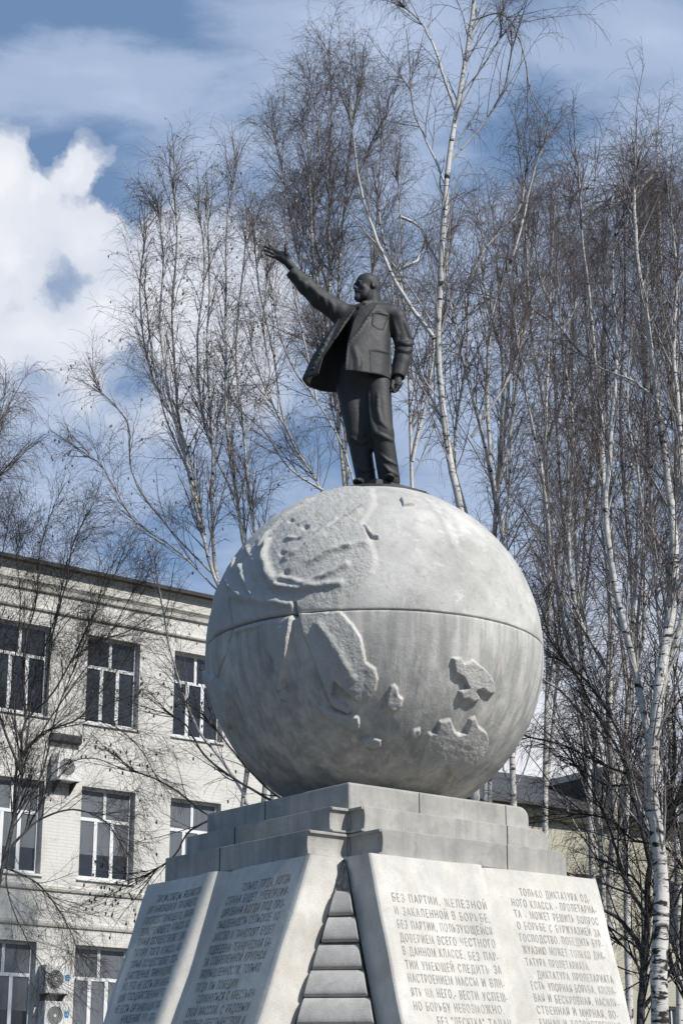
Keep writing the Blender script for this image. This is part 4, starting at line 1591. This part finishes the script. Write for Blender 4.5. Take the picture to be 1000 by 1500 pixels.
def make_ac(x, z, label, badge, hood):
    a = empty('air_conditioner', bld.matrix_basis @ Vector((x, 0, z)) if False else (0, 0, 0), brot)
    p = Matrix.Translation((BO.x, BO.y, 0)) @ Matrix.Rotation(brot, 4, 'Z') @ Vector((x, -.02, z))
    a.location = p
    tag(a, label, 'air conditioner', 'outdoor air conditioner units on the facade')
    mb = MB()
    mb.box((0, -AD, 0), (AW, 0, AH))
    mb.build('casing', M['ac'], a, bevel=.02)
    cx, cz, r = AW * .40, AH * .5, .205
    mb = MB()
    mb.ring((cx, cz), r * .96, r * 1.04, -AD - .012, -AD + .004)
    for q in range(1, 5):
        mb.ring((cx, cz), r * .2 * q - .003, r * .2 * q + .002, -AD - .009, -AD - .002)
    mb.ring((cx, cz), 0.001, .03, -AD - .014, -AD - .003)
    mb.build('grille', M['ac'], a)
    mb = MB()
    mb.ring((cx, cz), .001, r * .95, -AD - .0025, -AD - .0015)
    mb.build('fan_opening', M['grille'], a)
    for xx in (.08, AW - .12):
        mb = MB()
        mb.prism([(.02, -.03), (-AD - .03, -.03), (-AD - .03, -.004), (.02, -.004)], xx, xx + .04, axis=0)
        mb.prism([(.02, -.25), (.02, -.031), (-AD * .8, -.031), (-AD * .8 + .03, -.06)], xx + .003, xx + .037, axis=0)
        mb.build('bracket', M['steel'], a)
    if badge:
        mb = MB()
        mb.prism([(AW * .80, AH * .45), (AW * .94, AH * .45), (AW * .96, AH * .56), (AW * .94, AH * .67), (AW * .80, AH * .67), (AW * .785, AH * .56)], -AD - .007, -AD - .001, axis=1)
        mb.build('badge', M['blue'], a)
        mb = MB()
        mb.ring((AW * .875, AH * .56), .018, .028, -AD - .011, -AD - .0065, 16)
        mb.build('badge_ring', M['ac'], a)
    if hood:
        mb = MB()
        mb.prism([(.01, .90), (.01, 1.12), (-.06, 1.12), (-.13, 1.07), (-.13, .94), (-.06, .90)], -.06, AW + .08, axis=0)
        mb.build('hood', M['steel'], a)
    return a


make_ac(-1.56, 9.62, 'white air conditioner under a dark metal hood between third and second floor windows', False, True)
make_ac(-1.62, 4.90, 'white air conditioner with blue badge, upper one of the stacked pair', True, False)
make_ac(-1.60, 4.12, 'white air conditioner with blue badge, lower one of the stacked pair', True, False)

# ------------------------------------------------------------------ lower building on the right, behind the birches
RO = at(790, 1200, 52.0)
raz = math.radians(57)
rrot = math.pi / 2 - raz
rb_ = empty('low_building', (RO.x, RO.y, 0), rrot)
tag(rb_, 'low yellowish building with a dark sagging roof behind the birches on the right', 'building')
EH = RO.z
m_ = MB()
m_.prism([(.3, EH), (-.22, EH), (-.30, EH + .12), (-.30, EH + .26), (.3, EH + .26)], -6.2, 16.2, axis=0)
m_.build('cornice', M['plaster_yellow'], rb_)
hz = [(x, x + 1.1, z, z + 1.7) for x in (-3.6, -1.1, 1.15, 3.9, 6.4, 8.9, 11.4) for z in (EH - 3.05, EH - 6.4, EH - 9.5) if z > .2]
wall_with_holes(-6, 16, 0, EH, hz, .4, 'wall', M['plaster_yellow'], rb_)
m_ = MB()
m_.box((-5.9, .41, 0), (15.9, 9, EH - .02))
m_.build('building_core', M['dark'], rb_)
for (a, c, d, e) in hz:
    mb = MB()
    mb.box((a, .12, d), (a + .06, .18, e))
    mb.box((c - .06, .12, d), (c, .18, e))
    mb.box((a + .06, .12, d), (c - .06, .18, d + .06))
    mb.box((a + .06, .12, e - .06), (c - .06, .18, e))
    mb.box(((a + c) / 2 - .025, .123, d + .06), ((a + c) / 2 + .025, .177, e - .06))
    f = mb.build('window', M['plaster_trim'], rb_)
    g = MB()
    g.box((a + .06, .145, d + .06), (c - .06, .155, e - .06))
    g.build('pane', M['glass'], f)
m_ = MB()
m_.prism([(-.5, EH + .262), (-.5, EH + .34), (4.5, EH + 2.2), (9.5, EH + .34), (9.5, EH + .262)], -6.5, 16.5, axis=0)
m_.build('roof', M['roof'], rb_)
m_ = MB()
m_.prism([(2.2, EH + .5), (2.2, EH + 1.45), (3.3, EH + 1.95), (4.4, EH + 1.45), (4.4, EH + .5)], .35, 4.2, axis=1)
m_.build('dormer', M['roof'], rb_)
#</BUILDINGS>
#<TREES>
# ------------------------------------------------------------------ bare trees
NR = np.random.RandomState(11)


def unit(v):
    return v / (np.linalg.norm(v, axis=-1, keepdims=True) + 1e-9)


def resample(P, R, n):
    """smooth polyline through the points, n samples"""
    P = np.asarray(P, float)
    m = len(P)
    d = np.concatenate([[0], np.cumsum(np.linalg.norm(np.diff(P, axis=0), axis=1))])
    tq = np.linspace(0, d[-1], n)
    out = np.zeros((n, 3))
    tang = np.gradient(P, d, axis=0) if m > 2 else np.repeat(((P[1:] - P[:-1]) / d[-1]), 2, 0)
    for i, t_ in enumerate(tq):
        k = min(max(np.searchsorted(d, t_) - 1, 0), m - 2)
        h = d[k + 1] - d[k]
        s = (t_ - d[k]) / h
        out[i] = (2 * s ** 3 - 3 * s ** 2 + 1) * P[k] + (s ** 3 - 2 * s ** 2 + s) * h * tang[k] + (-2 * s ** 3 + 3 * s ** 2) * P[k + 1] + (s ** 3 - s ** 2) * h * tang[k + 1]
    r = R[0] + (R[1] - R[0]) * np.linspace(0, 1, n) ** 0.85
    return out, r


class Tubes:
    def __init__(s):
        s.V, s.F, s.R, s.n = [], [], [], 0

    def add(s, P, R, sides, tip=True):
        """P (m,n,3) centre lines, R (m,n)"""
        m, n = P.shape[:2]
        if m == 0:
            return
        T = np.gradient(P, axis=1)
        T = unit(T)
        ref = np.zeros_like(T)
        ref[...] = unit(NR.normal(size=(m, 1, 3)))
        A = unit(np.cross(T, ref))
        B = np.cross(T, A)
        ang = np.linspace(0, 2 * np.pi, sides, endpoint=False)
        ring = P[:, :, None] + R[:, :, None, None] * (np.cos(ang)[None, None, :, None] * A[:, :, None] + np.sin(ang)[None, None, :, None] * B[:, :, None])
        s.V.append(ring.reshape(-1, 3))
        s.R.append(np.repeat(R.reshape(-1), sides))
        base = s.n + (np.arange(m)[:, None, None] * n + np.arange(n - 1)[None, :, None]) * sides
        k = np.arange(sides)[None, None, :]
        k2 = (k + 1) % sides
        s.F.append(np.stack([base + k, base + k2, base + sides + k2, base + sides + k], -1).reshape(-1, 4))
        s.n += m * n * sides

    def build(s, name, mat, parent):
        V = np.concatenate(s.V)
        V = V - np.array(parent.location)
        return np_mesh(name, V, [np.concatenate(s.F)], mat, parent, smooth=True, attrs={'rad': np.concatenate(s.R)})


def sprout(P, R, count, t0, t1, ang, length, up, droop, r_max, r_min, n, jitter=.10, ratio=.55, lenfall=.5, bias=None):
    """children of every branch in P; count may be fractional"""
    m, pn = P.shape[:2]
    L_ = np.linalg.norm(np.diff(P, axis=1), axis=2).sum(1)
    K = NR.poisson(np.maximum(count * (L_ if count < 0 else 1), 0) if count > 0 else -count * L_, m) if np.isscalar(count) else NR.poisson(count)
    par = np.repeat(np.arange(m), K)
    N = len(par)
    if N == 0:
        return np.zeros((0, n, 3)), np.zeros((0, n))
    t_ = NR.uniform(t0, t1, N)
    q = t_ * (pn - 1)
    i = np.clip(q.astype(int), 0, pn - 2)
    f = (q - i)[:, None]
    a, b = P[par, i], P[par, i + 1]
    p0 = a + (b - a) * f
    tan = unit(b - a)
    pr = R[par, i] * (1 - f[:, 0]) + R[par, i + 1] * f[:, 0]
    perp = unit(np.cross(tan, unit(NR.normal(size=(N, 3)))))
    if bias is not None:
        perp = unit(perp + np.array(bias))
    an = np.radians(NR.uniform(ang[0], ang[1], N))[:, None]
    d = np.cos(an) * tan + np.sin(an) * perp
    ln = NR.uniform(length[0], length[1], N) * (1 - lenfall * t_)
    r0 = np.clip(pr * ratio, r_min, r_max)
    out = np.zeros((N, n, 3))
    out[:, 0] = p0
    st = (ln / (n - 1))[:, None]
    for k in range(1, n):
        s = k / (n - 1)
        g = up * (1 - s) - droop * s
        d = unit(d + np.array([0, 0, 1.0]) * g / (n - 1) * 3 + NR.normal(size=(N, 3)) * jitter)
        out[:, k] = out[:, k - 1] + d * st
    rr = r0[:, None] * np.linspace(1, .25, n)[None] ** .9
    return out, np.maximum(rr, r_min * .75)


def tree(name, label, cat, group, Y, base_px, stems, lvl=None, droop=.25, bark='birch', twig='twig', dens=1.0, seed=1, cones=0, tw=1.0, t_lo=.12, l1=(.9, 2.3), tip_r=.012, wobble=.35, ang1=(15, 42)):
    global NR
    NR = np.random.RandomState(seed)
    b = at(base_px, 1500, Y)
    root = empty(name, (b.x, Y, 0))
    tag(root, label, cat, group)
    tb, cb = Tubes(), Tubes()
    S_, SR = [], []
    for st in stems:
        pts, r0 = st[0], st[1]
        down = st[2] if len(st) > 2 else True
        ph = NR.uniform(0, 6.28)
        amp = NR.uniform(.3, 1.0) * wobble
        dy = st[3] if len(st) > 3 else 0.0
        W = []
        for k, (x, y) in enumerate(pts):
            yy = Y + dy + amp * math.sin(ph + k * .9) * min(1, k / 3)
            W.append(np.array(at(x, y, yy)))
        rr0 = r0
        if down:
            W = [np.array([b.x * .8 + W[0][0] * .2, Y, -.05]), np.array([b.x * .3 + W[0][0] * .7, Y + dy * .6, W[0][2] * .55])] + W
            rr0 = r0 * 1.12
        n = max(14, 5 * len(W))
        P, R = resample(W, (rr0, tip_r if len(st) < 5 else st[4]), n)
        # small kinks
        kink = np.cumsum(NR.normal(size=(n, 3)) * .006, 0)
        P = P + (kink - np.linspace(0, 1, n)[:, None] * kink[-1]) * np.array([1, 1, .2])
        # the part that can bear branches
        tb.add(P[None], R[None], 8 if r0 > .04 else 6)
        k0 = 0
        if down:
            k0 = int(np.argmin(np.abs(P[:, 2] - W[2][2])))
        Q, QR = resample(P[k0:], (1, 1), 20)[0], np.interp(np.linspace(0, 1, 20), np.linspace(0, 1, n - k0), R[k0:])
        S_.append(Q)
        SR.append(QR)
    S_, SR = np.array(S_), np.array(SR)
    ls = np.linalg.norm(np.diff(S_, axis=1), axis=2).sum(1)
    # level 1: rising side branches
    P1, R1 = sprout(S_, SR, ls * 4.4 * dens, t_lo, .97, ang1, l1, .30, .10, .015, .0042, 10, .07, .5, .45)
    # leader tips
    PT_, RT_ = sprout(S_, SR, np.full(len(S_), 5.0), .9, 1.0, (5, 30), (.5, 1.2), .2, .1, .012, .0045, 8, .07, .8, .0)
    P2, R2 = sprout(P1, R1, np.linalg.norm(np.diff(P1, axis=1), axis=2).sum(1) * 4.4 * dens, .12, 1, (25, 60), (.35, 1.05), .10, droop, .0080, .0032, 8, .09, .6, .3)
    P2b, R2b = sprout(PT_, RT_, np.full(len(PT_), 6.0), .1, 1, (20, 50), (.25, .7), .1, droop, .0065, .0032, 8, .09, .6, .3)
    P2, R2 = np.concatenate([P2, P2b]), np.concatenate([R2, R2b])
    P3, R3 = sprout(P2, R2, np.linalg.norm(np.diff(P2, axis=1), axis=2).sum(1) * 9.5 * dens, .1, 1, (20, 60), (.15, .55), 0.0, droop * 1.9, .0036, .0023, 6, .11, .7, .2)
    for P, R, sd in ((P1, R1, 4), (PT_, RT_, 4), (P2, R2, 3), (P3, R3, 3)):
        if len(P):
            cb.add(P, R * tw, sd)
    if cones and len(P2):
        idx = NR.choice(len(P2), min(cones, len(P2)), replace=False)
        c0 = P2[idx, -1]
        C = np.stack([c0 + np.array([0, 0, -.014]) * k for k in range(5)], 1)
        CRad = np.repeat(np.array([[.004, .013, .016, .012, .003]]), len(C), 0)
        cb.add(C, CRad, 5)
    tb.build('trunk', M[bark], root)
    cb.build('crown', M[twig], root)
    return root


BG = 'bare birches behind the monument'
tree('birch_tree', 'slender multi-stemmed birch with fine twigs, left of the globe and before the white cloud', 'birch', BG, 30, 372,
     [([(345, 900), (319, 849), (301, 783), (284, 713), (266, 620), (259, 550), (254, 433), (261, 354), (254, 262)], .050),
      ([(385, 900), (354, 797), (343, 727), (331, 643), (329, 527), (330, 410), (333, 317), (347, 240)], .054),
      ([(400, 880), (371, 774), (357, 643), (345, 527), (352, 430), (362, 330)], .045),
      ([(319, 849), (255, 785), (193, 690), (184, 611), (160, 585), (137, 564)], .017, False),
      ([(335, 880), (250, 800), (193, 760), (165, 709), (140, 675), (123, 667)], .016, False),
      ([(301, 783), (270, 640), (225, 560), (205, 440), (215, 330)], .022, False),
      ([(326, 890), (317, 840), (311, 760), (311, 650), (302, 520), (306, 400), (300, 290)], .034, False),
      ([(294, 756), (256, 610), (236, 480), (240, 380), (232, 300)], .03, False),
      ([(284, 713), (240, 600), (222, 500), (212, 420)], .018, False),
      ([(343, 727), (300, 620), (290, 500), (300, 400), (290, 300)], .022, False),
      ([(357, 643), (395, 560), (385, 470), (392, 400)], .018, False),
      ([(366, 1230), (360, 1175), (330, 1120), (290, 1070), (262, 1000), (245, 930), (235, 870)], .03, False)],
     seed=3, cones=350, dens=.95, ang1=(10, 32), l1=(.6, 1.5))
tree('bare_tree', 'dark low limbs of a leaning tree crossing the cream facade beside the globe', 'tree', BG, 29, 440,
     [([(440, 1240), (380, 1215), (313, 1199), (258, 1158), (225, 1140), (190, 1128)], .034, True),
      ([(430, 1190), (340, 1137), (300, 1105), (270, 1060), (240, 1040)], .026, False),
      ([(425, 1180), (385, 1150), (345, 1105), (310, 1060)], .022, False),
      ([(313, 1199), (280, 1215), (250, 1260), (225, 1275)], .018, False)],
     seed=8, bark='dark_limb', twig='dark_limb', dens=.55, cones=150, droop=.15, l1=(.5, 1.3))
tree('birch_tree', 'forked birch with white limbs leaning left, between the raised arm and the globe', 'birch', BG, 31.5, 520,
     [([(490, 800), (473, 718), (427, 643), (399, 503), (380, 424), (372, 350)], .04),
      ([(530, 760), (501, 653), (464, 587), (427, 536), (405, 470), (398, 420)], .036),
      ([(473, 718), (430, 690), (395, 640), (350, 600)], .022, False),
      ([(464, 587), (440, 480), (425, 400), (418, 330)], .02, False),
      ([(427, 643), (385, 560), (365, 500)], .018, False)], seed=4, cones=120)
tree('birch_tree', 'clump of thin upright white birch stems rising behind the statue', 'birch', BG, 34, 512,
     [([(507, 740), (495, 607), (476, 471), (460, 397), (453, 298), (451, 217), (440, 165)], .085),
      ([(505, 720), (490, 560), (482, 434), (482, 310), (485, 150), (482, 60)], .062),
      ([(512, 720), (502, 560), (497, 430), (505, 310), (515, 200), (532, 105)], .06),
      ([(495, 607), (465, 480), (430, 347), (415, 260), (400, 190)], .036, False),
      ([(525, 720), (530, 480), (545, 400), (552, 300), (560, 180)], .058),
      ([(482, 434), (462, 340), (468, 200), (455, 120)], .028, False),
      ([(505, 310), (540, 220), (575, 150)], .022, False)], seed=5, dens=1.25)
tree('birch_tree', 'tallest white birch with a straight trunk and hanging twigs, right of the statue', 'birch', BG, 27, 690,
     [([(685, 860), (668, 720), (655, 660), (645, 580), (640, 500), (643, 420), (648, 330), (655, 240), (672, 140), (685, 60), (694, -20), (700, -120)], .076, True, 0, .03),
      ([(636, 496), (597, 440), (560, 366), (535, 298), (518, 217), (512, 150)], .040, False),
      ([(651, 267), (625, 205), (606, 164), (600, 120)], .022, False),
      ([(666, 160), (645, 95), (631, 56), (610, 25), (588, 6)], .026, False),
      ([(655, 240), (700, 190), (740, 120), (750, 60)], .016, False),
      ([(690, 30), (730, 20), (760, 60), (775, 130)], .014, False),
      ([(672, 140), (705, 100), (735, 50)], .016, False)], seed=6, droop=.75, dens=.62, tip_r=.012)
tree('birch_tree', 'pale birch forking into a V directly right of the statue and its lowered arm', 'birch', BG, 28.5, 752,
     [([(752, 1300), (752, 1176), (745, 950), (735, 790), (718, 694), (684, 558), (668, 480), (655, 400), (662, 330)], .072),
      ([(690, 780), (665, 676), (681, 527), (693, 397), (720, 350), (752, 322), (772, 230)], .05),
      ([(718, 694), (712, 560), (722, 450), (752, 370), (782, 248), (805, 190)], .034, False),
      ([(665, 676), (640, 600), (610, 540), (585, 470)], .026, False),
      ([(690, 640), (740, 560), (770, 480), (800, 400)], .026, False),
      ([(752, 1000), (790, 930), (812, 850), (830, 760)], .026, False)], seed=7, dens=.9, droop=.4)
tree('birch_tree', 'thick old birch with black scarred white bark at the right edge', 'birch', BG, 24, 968,
     [([(968, 1560), (970, 1380), (972, 1300), (964, 1220), (956, 1140), (962, 1068), (968, 1000), (984, 900), (988, 800), (978, 700), (963, 589), (950, 471), (938, 397), (930, 300), (932, 190)], .128),
      ([(962, 1130), (940, 1040), (928, 980), (918, 940), (900, 870), (885, 760), (890, 640), (900, 500), (895, 380), (905, 300)], .055, False),
      ([(968, 1010), (1000, 900), (1008, 800), (1000, 680), (985, 520), (990, 400), (975, 260)], .05, False),
      ([(963, 589), (930, 560), (880, 540), (850, 520)], .018, False),
      ([(950, 471), (990, 420), (1010, 340)], .02, False)], seed=9, dens=1.0, droop=.3)
tree('bare_tree', 'dark barked trunk with crooked limbs close beside the thick old birch', 'tree', BG, 25, 938,
     [([(936, 1560), (938, 1480), (942, 1400), (946, 1340), (952, 1270), (975, 1200), (1005, 1150)], .075, True, 0, .03),
      ([(942, 1400), (930, 1376), (910, 1348), (880, 1330), (862, 1318)], .040, False),
      ([(946, 1340), (920, 1300), (905, 1250), (880, 1180), (850, 1130)], .030, False),
      ([(938, 1480), (970, 1440), (1000, 1400)], .035, False),
      ([(975, 1200), (945, 1150), (880, 1120), (830, 1095), (768, 1078)], .026, False),
      ([(975, 1200), (990, 1080), (985, 1040), (1010, 1010)], .034, False),
      ([(952, 1270), (905, 1100), (870, 1040), (850, 1000), (800, 930)], .022, False),
      ([(952, 1270), (930, 1180), (900, 1060), (850, 990), (810, 960)], .028, False)],
     seed=10, bark='dark_limb', twig='dark_limb', dens=1.05, droop=.4, t_lo=.05)
tree('birch_tree', 'three grey white birch stems crossing before the low yellowish building', 'birch', BG, 27, 884,
     [([(890, 1420), (888, 1300), (892, 1220), (890, 1140), (888, 1060), (888, 980), (890, 900), (880, 760), (875, 600), (862, 450), (850, 330), (846, 240)], .085),
      ([(885, 1340), (880, 1220), (872, 1140), (864, 1060), (840, 980), (822, 900), (805, 800), (790, 680), (765, 560), (750, 450)], .058),
      ([(892, 1230), (900, 1172), (916, 1088), (930, 980), (938, 960), (945, 860), (942, 740), (920, 600), (925, 480)], .04, False),
      ([(888, 980), (850, 900), (835, 780), (840, 640), (825, 500), (815, 380)], .034, False),
      ([(864, 1060), (820, 1010), (790, 990), (770, 950)], .02, False)], seed=12, dens=1.0, droop=.35, t_lo=.05)
# farther birches closing the view on the right
far = [(610, 33, [(606, 760), (600, 560), (590, 380), (580, 240)], 'hazy far birch seen between the statue and the tallest birch', 21),
       (720, 34, [(716, 1160), (722, 800), (735, 560), (728, 400), (720, 300)], 'far birch filling the gap just behind the V-forked birch', 22),
       (800, 32.5, [(800, 1180), (806, 900), (800, 640), (806, 420), (812, 300)], 'far purple-brown birch crown right above the shoulder of the globe', 23),
       (860, 35, [(862, 1200), (850, 900), (868, 620), (858, 400), (872, 250)], 'far birch crown behind the three grey white stems', 24),
       (915, 34, [(915, 1250), (925, 900), (908, 620), (915, 400), (912, 215)], 'far birch with a high pointed crown left of the old birch', 25),
       (975, 33, [(990, 1250), (975, 960), (990, 640), (968, 400), (960, 190)], 'far birch with tangled top behind the old scarred birch', 26),
       (1035, 32, [(1040, 1250), (1030, 960), (1036, 640), (1020, 400), (1015, 210)], 'birch half outside the frame on the right', 27)]
for bx, Y, pts, lab, sd in far:
    r2 = random.Random(sd)
    x0, y0 = pts[0]
    sts = [(pts, .075)]
    for q in range(6):
        k = r2.randrange(0, len(pts) - 1)
        a, b_ = pts[k], pts[k + 1]
        f = r2.random()
        px, py = a[0] + (b_[0] - a[0]) * f, a[1] + (b_[1] - a[1]) * f
        dx = r2.choice((-1, 1)) * r2.uniform(20, 50)
        topy = pts[-1][1] + r2.uniform(10, 160)
        sts.append(([(px, py), (px + dx * .7, py + (topy - py) * .35), (px + dx, py + (topy - py) * .7), (px + dx * 1.1, topy)], .034, False, r2.uniform(-1, 1)))
    tree('birch_tree', lab, 'birch', BG, Y, bx, sts, seed=sd, dens=.95, droop=.4, tw=.86)
tree('bare_tree', 'weeping bare crown entering the frame at the left edge over the building', 'tree', None, 27, -70,
     [([(-95, 1100), (-90, 900), (-70, 740), (-55, 640), (-40, 570)], .05),
      ([(-90, 900), (-50, 800), (-25, 730), (-5, 700)], .026, False),
      ([(-70, 740), (-40, 690), (-15, 650), (0, 620)], .02, False),
      ([(-95, 1000), (-60, 880), (-35, 800), (-15, 760)], .024, False)], seed=14, droop=.5, dens=1.1, l1=(.4, 1.0))
tree('bare_tree', 'dark leafless multi-stemmed tree fanning out in front of the cream facade', 'tree', None, 36, 6,
     [([(2, 1290), (20, 1202), (32, 1134), (39, 1052), (68, 1025), (102, 970), (146, 882), (172, 835)], .058),
      ([(20, 1202), (37, 1100), (60, 1076), (116, 1052), (150, 1010), (190, 960)], .030, False),
      ([(39, 1052), (36, 950), (52, 880), (60, 800), (80, 740)], .03, False),
      ([(68, 1025), (75, 940), (95, 860), (110, 790), (130, 750)], .028, False),
      ([(32, 1134), (5, 1050), (-10, 950), (0, 850), (10, 780)], .03, False),
      ([(8, 1250), (60, 1200), (115, 1186), (150, 1200), (180, 1240)], .028, False),
      ([(2, 1290), (-20, 1180), (-30, 1080), (-20, 960)], .03, False),
      ([(5, 1270), (50, 1290), (90, 1340), (120, 1400)], .022, False),
      ([(102, 970), (140, 940), (185, 925), (225, 900)], .018, False),
      ([(20, 1202), (60, 1140), (85, 1040), (125, 940), (160, 830)], .02, False),
      ([(37, 1100), (50, 1000), (82, 900), (100, 820)], .016, False),
      ([(32, 1134), (20, 1010), (30, 900), (25, 790)], .018, False),
      ([(116, 1052), (160, 1060), (200, 1090), (230, 1140)], .014, False),
      ([(60, 1200), (80, 1130), (130, 1110), (190, 1130)], .014, False),
      ([(20, 1202), (10, 1300), (40, 1380), (70, 1430)], .016, False),
      ([(60, 1076), (110, 1000), (140, 960), (200, 860)], .014, False)], seed=15, bark='dark_bark', twig='dark_bark', dens=1.25, droop=.18, cones=60, l1=(.7, 1.9), tip_r=.008)
tree('bare_tree', 'tangle of dark crooked branches rising at the right edge under the old birch', 'tree', None, 25.5, 1040,
     [([(1030, 1600), (1010, 1480), (985, 1420), (960, 1340), (930, 1290), (900, 1270)], .045),
      ([(1010, 1480), (1000, 1380), (1005, 1280), (985, 1180), (960, 1090)], .035, False),
      ([(985, 1420), (950, 1430), (925, 1400), (905, 1380)], .025, False),
      ([(1005, 1280), (975, 1240), (930, 1230), (890, 1200), (850, 1190)], .022, False),
      ([(1030, 1450), (1040, 1300), (1010, 1150), (1000, 1040), (980, 960)], .035, False),
      ([(985, 1180), (940, 1150), (890, 1150), (840, 1120)], .018, False)], seed=31, bark='dark_limb', twig='dark_limb', dens=.9, droop=.45, t_lo=.02)
#</TREES>
